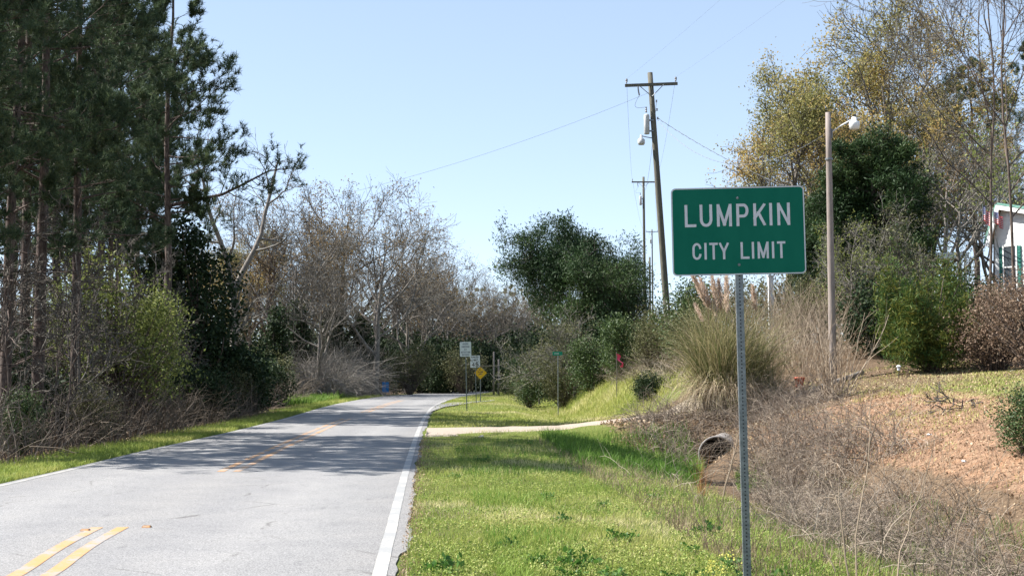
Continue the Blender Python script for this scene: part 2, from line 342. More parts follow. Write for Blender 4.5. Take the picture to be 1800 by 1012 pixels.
bp = N(am, 'ShaderNodeBump', i_Strength=0.35, i_Distance=0.008); L(am, n1.outputs[0], bp.inputs['Height']); L(am, bp.outputs[0], b.inputs['Normal'])
def offs(P, d):
    t = nrm(np.gradient(P, axis=0)); return P + np.stack([t[:, 1], -t[:, 0]], 1) * d
nr = 1100
yr = np.concatenate([np.linspace(-40, 120, 900, endpoint=False), np.linspace(120, REc[-1, 1] - 1, 200)])
rag = 0.17 + 0.14 * (vnoise(yr * .9, yr * 0, 7) - .5) + .05 * (vnoise(yr * 3.1, yr * 0, 8) - .5)
Rr2 = np.c_[Xr(yr) + rag, yr]; Lr2 = np.c_[Xl(yr) - .14, yr]
kx = 8
RV = np.concatenate([np.stack([Lr2 * (1 - f) + Rr2 * f], 0) for f in np.linspace(0, 1, kx + 1)])
RV = np.concatenate([RV, np.zeros((*RV.shape[:2], 1))], -1)
RV[:, :, 2] = 0.012
ii = (np.arange(kx)[:, None] * nr + np.arange(nr - 1)[None]).ravel()
F = np.stack([ii, ii + nr, ii + nr + 1, ii + 1], 1)
skirt = np.stack([Rr2[:, 0], Rr2[:, 1], np.full(nr, -.12)], 1)
VV = np.vstack([RV.reshape(-1, 3), skirt]); k0 = kx * nr; k1 = (kx + 1) * nr; jj = np.arange(nr - 1)
F2 = np.stack([k0 + jj, k1 + jj, k1 + jj + 1, k0 + jj + 1], 1)
latv = np.r_[np.repeat(np.linspace(0, 1, kx + 1), nr), np.ones(nr)]
road = build('road', VV, [(F, 0), (F2, 0)], am, latv); tag(road, 'pale worn two lane asphalt road curving away into the wood', 'road', kind='structure')

def paint(name, col, wear):
    m = mat(name, col, 0.7, 0, 0.3); b = m.node_tree.nodes['Principled BSDF']; tc = N(m, 'ShaderNodeTexCoord')
    n = N(m, 'ShaderNodeTexNoise', i_Scale=30.0, i_Detail=8, i_Roughness=0.75); L(m, tc.outputs['Object'], n.inputs['Vector'])
    n2 = N(m, 'ShaderNodeTexNoise', i_Scale=2.0, i_Detail=4); L(m, tc.outputs['Object'], n2.inputs['Vector'])
    ad = N(m, 'ShaderNodeMath', operation='ADD'); L(m, n.outputs[0], ad.inputs[0]); L(m, n2.outputs[0], ad.inputs[1])
    r = ramp(m, [((wear) / 1.0, (.27, .27, .265)), (min(1, wear + .1), col)]); md = N(m, 'ShaderNodeMath', operation='MULTIPLY'); md.inputs[1].default_value = .5
    L(m, ad.outputs[0], md.inputs[0]); L(m, md.outputs[0], r.inputs[0]); L(m, r.outputs[0], b.inputs['Base Color']); return m
M['white_line'] = paint('white_line_paint', (.385, .365, .33), .475)
M['yellow_line'] = paint('yellow_line_paint', (.45, .245, .10), .44)
M['yellow_worn'] = paint('worn_yellow_paint', (.43, .235, .105), .435)
def stripe(name, P, off, w, m, y0=-1e9, y1=1e9):
    P = resamp(P, 1600); P = P[(P[:, 1] > y0) & (P[:, 1] < y1)]
    wob = .006 * (vnoise(P[:, 1] * 2, P[:, 1] * 0, 5) - .5)
    a_, b_ = offs(P, off - w / 2) + wob[:, None], offs(P, off + w / 2) + wob[:, None]; n = len(P)
    V = np.vstack([np.c_[a_, np.full(n, .016)], np.c_[b_, np.full(n, .016)]]); i = np.arange(n - 1)
    return build(name, V, [(np.stack([i, i + n, i + n + 1, i + 1], 1), 0)], m, parent=road)
stripe('edge_line', REc, 0, .125, M['white_line']); stripe('edge_line', LEc, 0, .10, M['white_line'])
yA, yB, yC = flat(210, 928)[1], flat(400, 831)[1], flat(610, 736)[1]
for o_ in (-.14, .14):
    stripe('centre_line', CEc, o_, .13, M['yellow_line'], -60, yA)
    stripe('centre_line', CEc, o_, .13, M['yellow_worn'], yB, yC)
    stripe('centre_line', CEc, o_, .13, M['yellow_worn'], yC + 9, 90)

# gravel drive over the ditch and the asphalt side apron
dm = noisy('gravel', (.22, .175, .135), (.43, .365, .295), 22, .95, .5, lo=.3, hi=.7, bdist=.03)
sx = np.linspace(-2.9, 8.6, 90)
cy = np.interp(sx, [-3, 0, 5, 9, 15], [39.5, 41.5, 43.8, 44.5, 44.5]); hw = np.interp(sx, [-3, -1, 2, 15], [4.0, 2.6, 1.9, 1.6])
rows = [-1, -.6, -.2, .2, .6, 1]
V = []
for r_ in rows:
    yy = cy + hw * r_ + .18 * abs(r_) * (vnoise(sx * 1.5, sx * 0 + r_ * 9, 21) - .5); xd = np.maximum(sx, Xr(yy) + .22 + .1 * vnoise(yy * 3, yy * 0, 5)); V.append(np.c_[xd, yy, terrain(xd, yy) + .03 - .05 * (abs(r_) > .9)])
ii = (np.arange(5)[:, None] * 90 + np.arange(89)[None]).ravel()
tag(build('driveway', np.vstack(V), [(np.stack([ii, ii + 1, ii + 91, ii + 90], 1), 0)], dm, smoothf=True), 'pale gravel drive leaving the road and crossing the ditch', 'driveway', kind='structure')
sx = np.linspace(0, 1, 30)
q0 = np.array([flat(*p)[:2] for p in [(752, 727), (780, 716), (820, 709.5), (868, 703.5)]]); q1 = np.array([flat(*p)[:2] for p in [(774, 711), (800, 707.5), (832, 705.5), (870, 703)]])
C0, C1 = resamp(q0, 30), resamp(q1, 30)
V = np.vstack([np.c_[C0, terrain(C0[:, 0], C0[:, 1]) + .05], np.c_[C1, terrain(C1[:, 0], C1[:, 1]) + .05]]); i = np.arange(29)
tag(build('side_road', V, [(np.stack([i, i + 1, i + 31, i + 30], 1), 0)], am), 'narrow paved side road tapering off the main road', 'side road', kind='structure')

# ------------------------------------------------------------------ plant growth
def grow(rng, P, Rd, Ln, nc, t0, t1, ang, ratio, n, jit, up, rr, prof=None):
    """children on parents: P (M,k,3), Rd (M,k), Ln (M,)"""
    Mn, k, _ = P.shape
    t = (t0 + (t1 - t0) * (np.arange(nc)[None] + rng.random((Mn, nc))) / nc)
    x = t * (k - 1); i = np.minimum(x.astype(int), k - 2); f = (x - i)[..., None]
    m = np.arange(Mn)[:, None]
    st = P[m, i] * (1 - f) + P[m, i + 1] * f
    tg = nrm(P[m, i + 1] - P[m, i]); r0 = (Rd[m, i] * (1 - f[..., 0]) + Rd[m, i + 1] * f[..., 0])
    A = nrm(np.cross(tg, rng.normal(size=tg.shape))); an = R(1) * (ang[0] + (ang[1] - ang[0]) * rng.random((Mn, nc)))
    d = nrm(tg * np.cos(an)[..., None] + A * np.sin(an)[..., None])
    ln = Ln[:, None] * ratio * (0.7 + .6 * rng.random((Mn, nc)))
    if prof is not None: ln = ln * prof((t - t0) / (t1 - t0))
    st, d, ln, r0 = st.reshape(-1, 3), d.reshape(-1, 3), ln.ravel(), r0.ravel() * rr
    pts = [st]; seg = ln / (n - 1)
    for q in range(n - 1):
        d = nrm(d + rng.normal(size=d.shape) * jit + np.array((0, 0, up)))
        pts.append(pts[-1] + d * seg[:, None])
    Pc = np.stack(pts, 1); Rc = r0[:, None] * np.linspace(1, .3, n)[None]
    return Pc, Rc, ln
def leaves(rng, pts, per, spread, size, elong=1.6, up=0.0, droop=0.0, mb=None, mi=0, tcl=0.5, tbase=None):
    """rhombic leaves round points"""
    n = len(pts) * per
    c = np.repeat(pts, per, 0) + rng.normal(size=(n, 3)) * spread
    d = nrm(rng.normal(size=(n, 3)) + np.array((0, 0, up - droop))); s_ = nrm(np.cross(d, rng.normal(size=(n, 3))))
    l = size * (0.6 + .8 * rng.random(n))[:, None]; w = l / elong / 2
    V = np.stack([c, c + d * l * .5 + s_ * w, c + d * l, c + d * l * .5 - s_ * w], 1).reshape(-1, 3)
    F = np.arange(n * 4).reshape(n, 4)
    tb = rng.random(len(pts)) if tbase is None else tbase
    tn = np.clip(np.repeat(tb, per) * tcl + rng.random(n) * (1 - tcl), 0, 1)
    mb.add(V, F, mi, np.repeat(tn, 4)); return mb
def tufts(rng, pts, dirs, k, ln, w, mb, mi=0):
    n = len(pts) * k; c = np.repeat(pts, k, 0); d0 = np.repeat(dirs, k, 0)
    d = nrm(d0 * .75 + rng.normal(size=(n, 3)) * .62); s_ = nrm(np.cross(d, rng.normal(size=(n, 3)))) * w / 2
    c = c + d0 * (rng.random((n, 1)) - .5) * ln * .8
    l = ln * (.7 + .6 * rng.random((n, 1)))
    V = np.stack([c - s_, c + s_, c + d * l], 1).reshape(-1, 3)
    tn = np.repeat(np.clip(np.repeat(rng.random(len(pts)), k) * .6 + rng.random(n) * .4, 0, 1), 3)
    mb.add(V, np.arange(n * 3).reshape(n, 3), mi, tn); return mb
def addtubes(mb, P, Rd, k, mi=0, tone=None):
    V, F = tubes(P, Rd, k); mb.add(V, F, mi, tone)

def trunk_line(rng, H, r0, n=9, wob=.02, lean=(0, 0), tip=.25):
    z = np.linspace(0, 1, n); P = np.zeros((1, n, 3)); P[0, :, 2] = z * H - .15
    w = np.cumsum(rng.normal(size=(n, 2)) * wob * H, 0); P[0, :, :2] = (w - w[0]) * z[:, None] + np.outer(z, lean)
    rd = r0 * (1 - (1 - tip) * z) ; rd[0] *= 1.35
    return P, rd[None]
def pine(seed, H, cs, Rm, r0=.17, dead=14, bare=.0, bough=None):
    rng = np.random.default_rng(seed); tr, cw = MB(), MB()
    P, Rd = trunk_line(rng, H, r0, 12, .006, tip=.18); addtubes(tr, P, Rd, 9)
    prof = lambda u: np.clip((0.62 + 1.1 * u) * (u < .35) + (1.12 - .95 * (u - .35) / .65) * (u >= .35), .15, 1.2)
    B, Br, Bl = grow(rng, P, Rd, np.array([H]), int(43 * (1 - bare)), cs, .99, (62, 95), Rm / H, 6, .10, .05, .30, prof); addtubes(tr, B, Br, 5)
    D, Dr, Dl = grow(rng, P, Rd, np.array([H]), dead, .12, cs, (60, 105), Rm / H * .55, 5, .12, -.03, .16); addtubes(tr, D, Dr, 4)
    D2, Dr2, _ = grow(rng, D, Dr, Dl, 3, .3, 1, (30, 60), .4, 3, .2, 0, .6); addtubes(tr, D2, Dr2, 3)
    C, Cr, Cl = grow(rng, B, Br, Bl, 7, .36, 1, (25, 60), .34, 4, .14, .10, .6); addtubes(cw, C, Cr, 3, 1)
    E, Er, El = grow(rng, C, Cr, Cl, 5, .45, 1, (20, 60), .36, 3, .15, .14, .7); addtubes(cw, E, Er, 3, 1)
    if bough:
        q = np.array([(0, 0, bough[0]), (.8, -.2, bough[0] + .15), (1.9, -.3, bough[0] + .35), (2.8, -.3, bough[0] + .8), (3.5, -.2, bough[0] + 1.2), (4.0, 0, bough[0] + 1.3)])[None] @ np.array(Matrix.Rotation(bough[1], 3, 'Z')).T
        qr = np.linspace(.07, .02, 6)[None]; addtubes(tr, q, qr, 6); C2, Cr2, Cl2 = grow(rng, q, qr, np.array([4.0]), 16, .35, 1, (30, 75), .2, 4, .14, .08, .5); addtubes(cw, C2, Cr2, 3, 1); E2, Er2, _ = grow(rng, C2, Cr2, Cl2, 4, .3, 1, (20, 55), .5, 3, .15, .12, .7); C = np.concatenate([C, C2]); E = np.concatenate([E, E2])
    tips = np.concatenate([C[:, -1], E[:, -1], E[:, 1], B[:, -1]]); dirs = nrm(np.concatenate([C[:, -1]-C[:, -2], E[:, -1]-E[:, -2], E[:, 1]-E[:, 0], B[:, -1]-B[:, -2]]) + np.array((0, 0, .15)))
    tufts(rng, tips, dirs, 18, .19, .022, cw, 0)
    return tr.build('trunk', M['pine_bark'], link=False, smoothf=True), cw.build('crown', [M['needle'], M['pine_bark']], link=False, tone=True)
def broad(seed, H, r0, tfrac=.75, nl=11, limb=.42, lang=(30, 62), up=.06, lmat=None, lper=0, lsize=.1, lspread=.15, bark='brown_bark', twig='twig', n2=8, n3=7, n4=4, lean=(0, 0), t0=.28, limbs=None, tw=1.0, jit=.14, lfrac=1.0, lclump=.0, elong=1.7, lup=0.0, mid=False):
    rng = np.random.default_rng(seed); tr, cw = MB(), MB()
    if limbs is None:
        P, Rd = trunk_line(rng, H * tfrac, r0, 10, .012, lean, .3); addtubes(tr, P, Rd, 9)
        B, Br, Bl = grow(rng, P, Rd, np.array([H]), nl, t0, 1, lang, limb, 8, jit * .8, up, .62, lambda u: 1.1 - .35 * u)
        addtubes(tr, B, Br, 6)
    else:
        B, Br, Bl = [], [], []
        for pts, ra, rb in limbs:
            q = cr(np.array(pts, float)[:, :2], 6); qz = cr(np.array(pts, float)[:, [2, 2]], 6)[:, :1]; q = np.hstack([q, qz])
            q = q[np.linspace(0, len(q) - 1, 12).astype(int)]; q = q + rng.normal(size=q.shape) * .05 * np.linspace(0, 1, 12)[:, None]
            B.append(q); Br.append(np.linspace(ra, rb, 12)); Bl.append(np.linalg.norm(np.diff(q, axis=0), axis=1).sum())
        B, Br, Bl = np.array(B), np.array(Br), np.array(Bl) * .8; addtubes(tr, B, Br, 7)
    C, Cr, Cl = grow(rng, B, Br, Bl, n2, .25, 1, (25, 65), .42, 6, jit, up * .8, .55, lambda u: 1.15 - .4 * u); addtubes(cw, C, np.maximum(Cr, .012 * tw), 4, 1)
    D, Dr, Dl = grow(rng, C, Cr, Cl, n3, .2, 1, (22, 60), .48, 5, jit, up * .6, .6); addtubes(cw, D, np.maximum(Dr, .008 * tw), 3, 1)
    E, Er, El = grow(rng, D, Dr, Dl, n4, .2, 1, (20, 60), .6, 4, jit * 1.2, up * .5, .6); addtubes(cw, E, np.maximum(Er, .006 * tw), 3, 1)
    if lper:
        tips = np.concatenate([E[:, -1], E[:, 1], D[:, -1]])
        if lclump > 0:
            k = vnoise(tips[:, 0] * .55 + 40, tips[:, 1] * .55 + tips[:, 2] * .6 + 40, seed); tips = tips[k > lclump]
        if lfrac < 1: tips = tips[rng.random(len(tips)) < lfrac]
        tb = vnoise(tips[:, 0] * .6 + 90, tips[:, 2] * .6 + tips[:, 1] * .3 + 90, seed + 5)
        leaves(rng, tips, lper, lspread, lsize, elong, lup, .2 if lup == 0 else 0, cw, 0, .65, tb)
    return tr.build('trunk', M[bark], link=False, smoothf=True), cw.build('crown', [lmat or M['olive'], M[twig]], link=False, tone=True)
def lobed(seed, lobes, nclump, per, spread, lsize, lmat, elong=1.7, up=0.0, shell=.22, bark='brown_bark', twig='twig', stems=40, base=(0, 0, 0), r0=.09, squash=1.0, fill=.3):
    """dense crown: leaf clumps near the surface of several lobes, stems running out to them"""
    rng = np.random.default_rng(seed); tr, cw = MB(), MB(); lb = np.array(lobes, float)
    ar = (lb[:, 3] * lb[:, 4] + lb[:, 4] * lb[:, 5] + lb[:, 3] * lb[:, 5]); pk = rng.choice(len(lb), nclump, p=ar / ar.sum())
    d = nrm(rng.normal(size=(nclump, 3))); rad = 1 - np.abs(rng.normal(size=nclump)) * shell
    inn = rng.random(nclump) < fill; rad = np.where(inn, rng.random(nclump) ** .5 * .85, rad)
    rad = np.clip(rad, .05, 1.06) * (.62 + .7 * vnoise(d[:, 0] * 3.4 + 7 + pk * 3, d[:, 1] * 3.4 + d[:, 2] * 2.6 + 9, seed))
    sprig = (rng.random(nclump) < .10); rad = np.where(sprig, rad * (1.05 + .3 * rng.random(nclump)), rad)
    c = lb[pk, :3] + d * lb[pk, 3:] * rad[:, None]
    c = c[c[:, 2] > .05]
    leaves(rng, c, per, spread, lsize, elong, up, 0, cw, 0, .6)
    idx = rng.choice(len(c), min(stems, len(c)), replace=False); S = []
    for q in c[idx]:
        b0 = np.array(base) + np.r_[rng.normal(size=2) * r0 * 1.2, -.1]; md = b0 * .45 + q * .55; md[:2] = b0[:2] * .6 + q[:2] * .4
        t = np.linspace(0, 1, 7)[:, None]; S.append((1-t)**2 * b0 + 2*t*(1-t) * md + t*t * q)
    S = np.array(S) + rng.normal(size=(len(S), 7, 3)) * .02; addtubes(tr, S, np.tile(np.linspace(r0 * .45, r0 * .1, 7), (len(S), 1)), 4)
    ztop = float(np.percentile(c[:, 2], 60)); P, Rd = trunk_line(rng, ztop, r0, 6, .01); P = P + np.array(base); addtubes(tr, P, Rd, 7)
    return tr.build('trunk', M[bark], link=False, smoothf=True), cw.build('crown', [lmat, M[twig]], link=False, tone=True)
def plant(name, meshes, loc, label, cat, group=None, rz=0.0, sc=1.0, rot=None):
    o = thing(name, loc, rz, sc, rot); tag(o, label, cat, group)
    obj('trunk', meshes[0], o); obj('crown', meshes[1], o); return o

# ------------------------------------------------------------------ woods beside the road
pineA = pine(1, 18.5, .36, 3.1); pineB = pine(2, 17.0, .30, 2.8, .15, 14); pineC = pine(3, 16.0, .38, 3.0, .19, 10); pineD = pine(4, 15.6, .46, 2.1, .18, 8, bough=(7.6, -2.55))
PV = [pineA, pineB, pineC, pineD]
GP = 'tall pines of the roadside wood'
pines = [  # px, Y, variant, scale, rz, label
    (66, 33.0, 0, 1.00, .3, 'thick dark pine trunk standing in front of the pine wood, needles high up'),
    (8, 31.5, 1, 1.02, 1.4, None), (132, 36.0, 1, 1.05, 3.0, None), (166, 51.0, 2, 1.08, 4.1, None),
    (192, 53, 1, 1.00, 5.2, None), (236, 57.0, 0, .95, .9, None),
    (292, 48.0, 3, 1.06, 2.55, 'pine with a lit trunk and long outermost bough reaching over the road'),
    (40, 36.5, 0, 1.0, 2.0, None), (100, 54.0, 2, 1.15, 1.0, None), (205, 58.0, 1, 1.1, 2.9, None),
    (20, 60.0, 2, 1.2, 5.7, None), (262, 62.0, 1, 1.0, .2, None), (60, 74.0, 0, 1.1, 3.6, None), (150, 70.0, 1, 1.2, 4.4, None), (-60, 52.0, 1, 1.1, .7, None), (-130, 27.0, 1, .9, 4.0, None), (-230, 28.5, 0, .9, 1.0, None), (-60, 28.2, 1, .85, 5.5, None), (-150, 60, 0, 1.0, 5.1, None), 
]
for px, Y, v, sc, rz, lb in pines:
    plant('pine_tree', PV[v], spot(px, Y), lb or 'tall dark pine with bare lower trunk inside the roadside pine wood', 'pine tree', GP, rz, sc)

# evergreen and leafy understorey
ivycone = lobed(21, [(0, 0, 2.0, 2.7, 2.4, 2.3), (.2, 0, 4.6, 1.9, 1.8, 2.4), (-.3, 0, 6.5, 1.1, 1.1, 1.7), (-1.6, .2, 1.6, 1.6, 1.6, 1.6), (1.8, 0, 1.5, 1.5, 1.5, 1.5)], 2600, 9, .16, .15, M['ivy'], 1.4, r0=.2, stems=60)
plant('ivy_covered_tree', ivycone, spot(335, 56), 'dark cone shaped tree smothered in evergreen ivy at the wood edge', 'tree', rz=.4, sc=1.08)
plant('ivy_covered_tree', ivycone, spot(260, 60), 'dark ivy clad tree standing behind the yellow green understorey tree', 'tree', rz=2.4, sc=.85)
evA = lobed(22, [(0, 0, 1.3, 1.6, 1.5, 1.4), (.9, .2, .9, 1.1, 1.1, 1.0), (-.9, 0, 1.0, 1.2, 1.0, 1.1)], 1200, 8, .14, .12, M['ivy'], 1.5, r0=.07, stems=40)
evB = lobed(23, [(0, 0, 1.6, 1.4, 1.4, 1.7), (.6, 0, 2.6, .9, .9, 1.0)], 1100, 8, .14, .11, M['glossy'], 1.7, r0=.07, stems=40)
evO = lobed(24, [(0, 0, 1.5, 1.6, 1.5, 1.5), (-.8, .3, 2.3, 1.0, 1.0, 1.1), (.9, -.2, 1.9, 1.0, 1.0, 1.0)], 800, 7, .18, .10, M['olive'], 1.8, r0=.06, stems=120, twig='twig_pale', fill=.5)
priv = lobed(25, [(0, 0, 2.6, 1.5, 1.4, 1.5), (.9, -.2, 1.8, 1.2, 1.1, .9), (-.5, .1, 3.9, 1.0, 1.0, 1.1), (1.1, 0, 3.1, .8, .8, .7)], 1000, 9, .16, .09, M['privet'], 1.8, r0=.08, stems=90, twig='twig_pale', fill=.5)
plant('understorey_tree', priv, spot(196, 38.5), 'small yellow green leafy tree lit in front of the pines', 'tree', rz=.2, sc=1.15)
plant('understorey_tree', priv, spot(246, 43), 'second yellow green leafy tree against the dark ivy cone', 'tree', rz=3.0, sc=.95)
plant('understorey_tree', priv, spot(105, 44), 'yellow green leafy sapling tree half hidden behind pine trunks', 'tree', rz=1.8, sc=1.0)
GU = 'dark evergreen shrubs along the wood edge'
for px, Y, v, sc, rz in [(382, 60, 0, 1.15, 0), (430, 66, 0, 1.05, 1.5), (300, 52, 0, .95, 2.2), (20, 36, 0, .8, 3.1), (-40, 34, 0, 1.1, .5), (345, 50, 0, .8, 4.0), (110, 38, 0, .7, 1.1), (225, 46, 0, 1.0, 5.0), (160, 50, 0, 1.2, 2.5), (60, 56, 0, 1.4, 3.9), (455, 78, 0, 1.1, 2.8), (-90, 46, 0, 1.5, 2.1), (20, 70, 0, 1.7, 1.2), (130, 82, 0, 2.0, .2), (220, 78, 0, 1.9, 4.2), (300, 84, 0, 2.0, 3.3)]:
    plant('evergreen_shrub', evA, spot(px, Y), 'dark evergreen shrub filling the shade under the roadside wood', 'shrub', GU, rz, sc)
for px, Y, m_, sc, rz, lb in [(395, 55.5, evO, .75, .3, 'pale olive shrub catching sun before the dark ivy clad tree'), (440, 70, evB, .9, 1.2, 'glossy green shrub behind the road bend grass strip'), (40, 29.5, evB, .42, 1.9, 'low green bush growing at the foot of the thick pine'), (470, 88, evO, 1.1, .8, 'olive shrub beside the brown brush thicket'), (165, 34, evO, .5, 2.2, 'small olive shrub at the grass edge under the pines')]:
    plant('leafy_shrub', m_, spot(px, Y), lb, 'shrub', None, rz, sc)

# bare saplings in the wood edge
sapA = broad(31, 6.5, .035, .9, 14, .22, (35, 70), .04, bark='grey_bark', twig='twig', n2=5, n3=4, n4=2, t0=.2)
sapB = broad(32, 5.0, .03, .92, 12, .26, (30, 70), .03, bark='brown_bark', twig='twig', n2=5, n3=4, n4=2, t0=.15, lean=(.5, .2))
rs = random.Random(4)
for px, Y in [(112, 31.5), (86, 32.5), (140, 34.5), (30, 29.5), (178, 37), (210, 40), (250, 43), (288, 48), (5, 33), (60, 38), (-20, 30), (130, 36), (232, 45), (320, 53), (355, 60), (98, 40), (45, 35), (160, 40)]:
    plant('bare_sapling', [sapA, sapB][rs.random() < .5], spot(px, Y), 'thin leafless pale sapling in the tangle at the pine wood edge', 'sapling', 'bare saplings in the wood edge', rs.random() * 6, .75 + .4 * rs.random())

# tangled brush: thin arching stems
def stems(rng, x, y, h, n=6, lean=.5, jit=.18, grav=.16):
    m = len(x); p = np.stack([x, y, terrain(x, y) - .03], 1); a_ = rng.random(m) * 6.283
    d = nrm(np.stack([np.cos(a_) * lean * rng.random(m), np.sin(a_) * lean * rng.random(m), np.ones(m)], 1)); pts = [p]
    for q in range(n - 1):
        d = nrm(d + rng.normal(size=d.shape) * jit + np.array((0, 0, -grav))); p = p + d * (h / (n - 1))[:, None]; pts.append(p)
    return np.stack(pts, 1)
def thicket(name, seed, x, y, h, r, m, label, cat, n=6, lean=.6, jit=.2, grav=.16, sub=2, lo=0., hi=1.):
    rng = np.random.default_rng(seed); P = stems(rng, x, y, h, n, lean, jit, grav); mb = MB()
    Rd = np.tile(np.linspace(1, .35, n), (len(P), 1)) * (r * (.6 + .8 * rng.random(len(P))))[:, None]
    tn = lo + (hi - lo) * np.clip(.5 * rng.random(len(P)) + .5 * vnoise(x * .8, y * .8, seed), 0, 1)
    addtubes(mb, P, Rd, 3, 0, np.repeat(tn, n * 3))
    if sub:
        C, Cr, Cl = grow(rng, P, Rd, h, sub, .3, 1, (25, 75), .38, 4, .2, -.04, .7); addtubes(mb, C, Cr, 3, 0, np.repeat(np.repeat(tn, sub), 12))
    o = mb.build(name, m, tone=True); tag(o, label, cat, kind='stuff'); return o
rng = np.random.default_rng(77)
def band(rng, n, ylo, yhi, slo, shi, side):
    y = ylo + (yhi - ylo) * rng.random(n); s = slo + (shi - slo) * rng.random(n)
    return (Xr(y) + s, y) if side > 0 else (Xl(y) - s, y)
x, y = band(rng, 4200, 24, 58, 1.6, 8, -1)
thicket('undergrowth', 1, x, y, .5 + 1.5 * rng.random(len(x)), .009, M['bramble'], 'brown leafless undergrowth tangled at the foot of the pine wood', 'undergrowth', lo=0, hi=.4)
x, y = band(rng, 1500, 56, 92, 3.0, 9, -1)
thicket('undergrowth', 2, x, y, .6 + 1.8 * rng.random(len(x)), .014, M['bramble'], 'thin dry undergrowth behind the grass strip at the road bend', 'undergrowth', lo=0, hi=.7)
# brush mound at the bend
n = 3600; u = rng.random(n); px_ = 495 + 245 * u; Y_ = 96 + 26 * rng.random(n); x = np.minimum((px_ - 900) / FOC * Y_, Xl(Y_) - 2.6 - 2 * rng.random(n))
hh = (3.0 + 4.0 * vnoise(u * 6, u * 0 + 3, 9)) * (.5 + .6 * rng.random(n)) * np.clip(np.minimum(u * 6, (1 - u) * 5), .3, 1)
thicket('brush_thicket', 3, x, Y_, hh, .02, M['brush'], 'grey brown mound of leafless brush inside the road bend', 'brush', n=7, lean=.7, jit=.25, grav=.2, sub=4, lo=.1, hi=.95)

# the big forked bare tree and the bare trees behind it
def pl(*pts): return [at(px, py, Y) for px, py, Y in pts]
base = spot(412, 76)
def lim(pts, ra, rb): return ([np.array(p) - base for p in pl(*pts)], ra, rb)
fork = broad(41, 14, .3, limbs=[
    ([(0, 0, -.2), *[p - base for p in pl((412, 600, 76), (410, 510, 76))]], .30, .22),
    lim([(410, 515, 76), (400, 460, 75.5), (378, 400, 75), (362, 345, 74.5), (352, 300, 74), (330, 275, 74)], .19, .04),
    lim([(410, 515, 76), (428, 475, 76), (456, 420, 76.5), (470, 360, 77), (486, 300, 77.5), (492, 278, 77.5)], .19, .05),
    lim([(365, 355, 74.5), (340, 345, 74), (322, 365, 73.5), (305, 350, 73)], .08, .02),
    lim([(400, 460, 75.5), (412, 420, 75), (410, 380, 75), (416, 340, 75)], .09, .02),
    lim([(456, 420, 76.5), (490, 425, 77), (515, 440, 77.5)], .08, .025), lim([(470, 360, 77), (500, 335, 77), (512, 300, 77)], .07, .02)],
    bark='grey_bark', twig='twig_pale', n2=6, n3=5, n4=3, jit=.2, tw=1.3)
plant('bare_forked_tree', fork, base, 'pale leafless tree forking into two bare leaders above the ivy', 'tree')
brA = broad(42, 19, .30, .72, 12, .40, (28, 60), .07, M['rust'], 3, .17, .35, n2=8, n3=6, n4=3, tw=1.7, lfrac=.6, lclump=.42)
brB = broad(43, 16, .28, .66, 11, .46, (32, 66), .05, M['rust'], 3, .16, .3, bark='grey_bark', twig='twig_pale', n2=8, n3=6, n4=3, tw=1.7, lfrac=.5, lclump=.42)
brC = broad(44, 14, .26, .55, 9, .55, (35, 72), .03, None, 0, bark='grey_bark', twig='twig', n2=8, n3=6, n4=3, tw=1.7)
GB = 'leafless trees behind the brush at the bend'
for px, Y, m_, sc, rz, lb in [
    (600, 118, brA, 1.05, .4, 'tallest leafless tree behind the brush, a few rusty leaves in its crown'),
    (520, 108, brB, 1.02, 1.9, 'leafless grey tree hung with vines between the forked tree and the tallest bare tree'),
    (660, 112, brB, 1.08, 3.1, 'leafless grey tree with wide crown behind the brush mound'),
    (715, 126, brC, 1.02, .7, 'leafless spreading tree with leaning limbs beyond the blue sign'),
    (560, 98, brC, .85, 5.1, 'leafless dark tree leaning over the brush thicket'),
    (470, 112, brA, .92, 2.5, 'leafless tree with some rusty leaves behind the forked pale tree'),
    (775, 138, brB, .86, 4.2, 'leafless tree behind the speed signs at the bend'), (830, 146, brC, .95, 2.0, 'low leafless tree over the far road bend'),
    (430, 128, brB, 1.0, .1, 'leafless tree far behind the forked pale tree'), (745, 150, brA, .86, 1.3, 'far leafless tree beyond the leaning limbs tree'), (865, 158, brB, .7, 3.7, 'far leafless tree beyond the wooden posts'),
    (640, 140, brC, 1.15, 2.9, 'far leafless tree filling the gap behind the tallest bare tree'), (350, 120, brB, .9, 5.5, 'far leafless tree behind the dark ivy cone'), (550, 150, brA, .95, 4.9, 'far leafless tree deep behind the brush'), (800, 158, brA, .8, .6, 'far leafless tree rising over the notice sign'), (850, 168, brC, 1.1, 5.2, 'far leafless tree rising over the yellow diamond sign'), (900, 160, brB, .85, 1.8, 'far leafless tree beyond the verge end shrubs'), (945, 172, brA, .9, 3.3, 'far leafless tree beside the broad cedar crown'), (690, 160, brB, 1.1, 2.2, 'far leafless tree beyond the wide crowned grey tree'), (770, 175, brA, .95, 5.0, 'far leafless tree deep behind the speed signs'), (500, 126, brC, 1.0, 1.0, 'leafless tree hidden behind the vine hung trunk')]:
    plant('bare_tree', m_, spot(px, Y), lb, 'tree', GB, rz, sc)
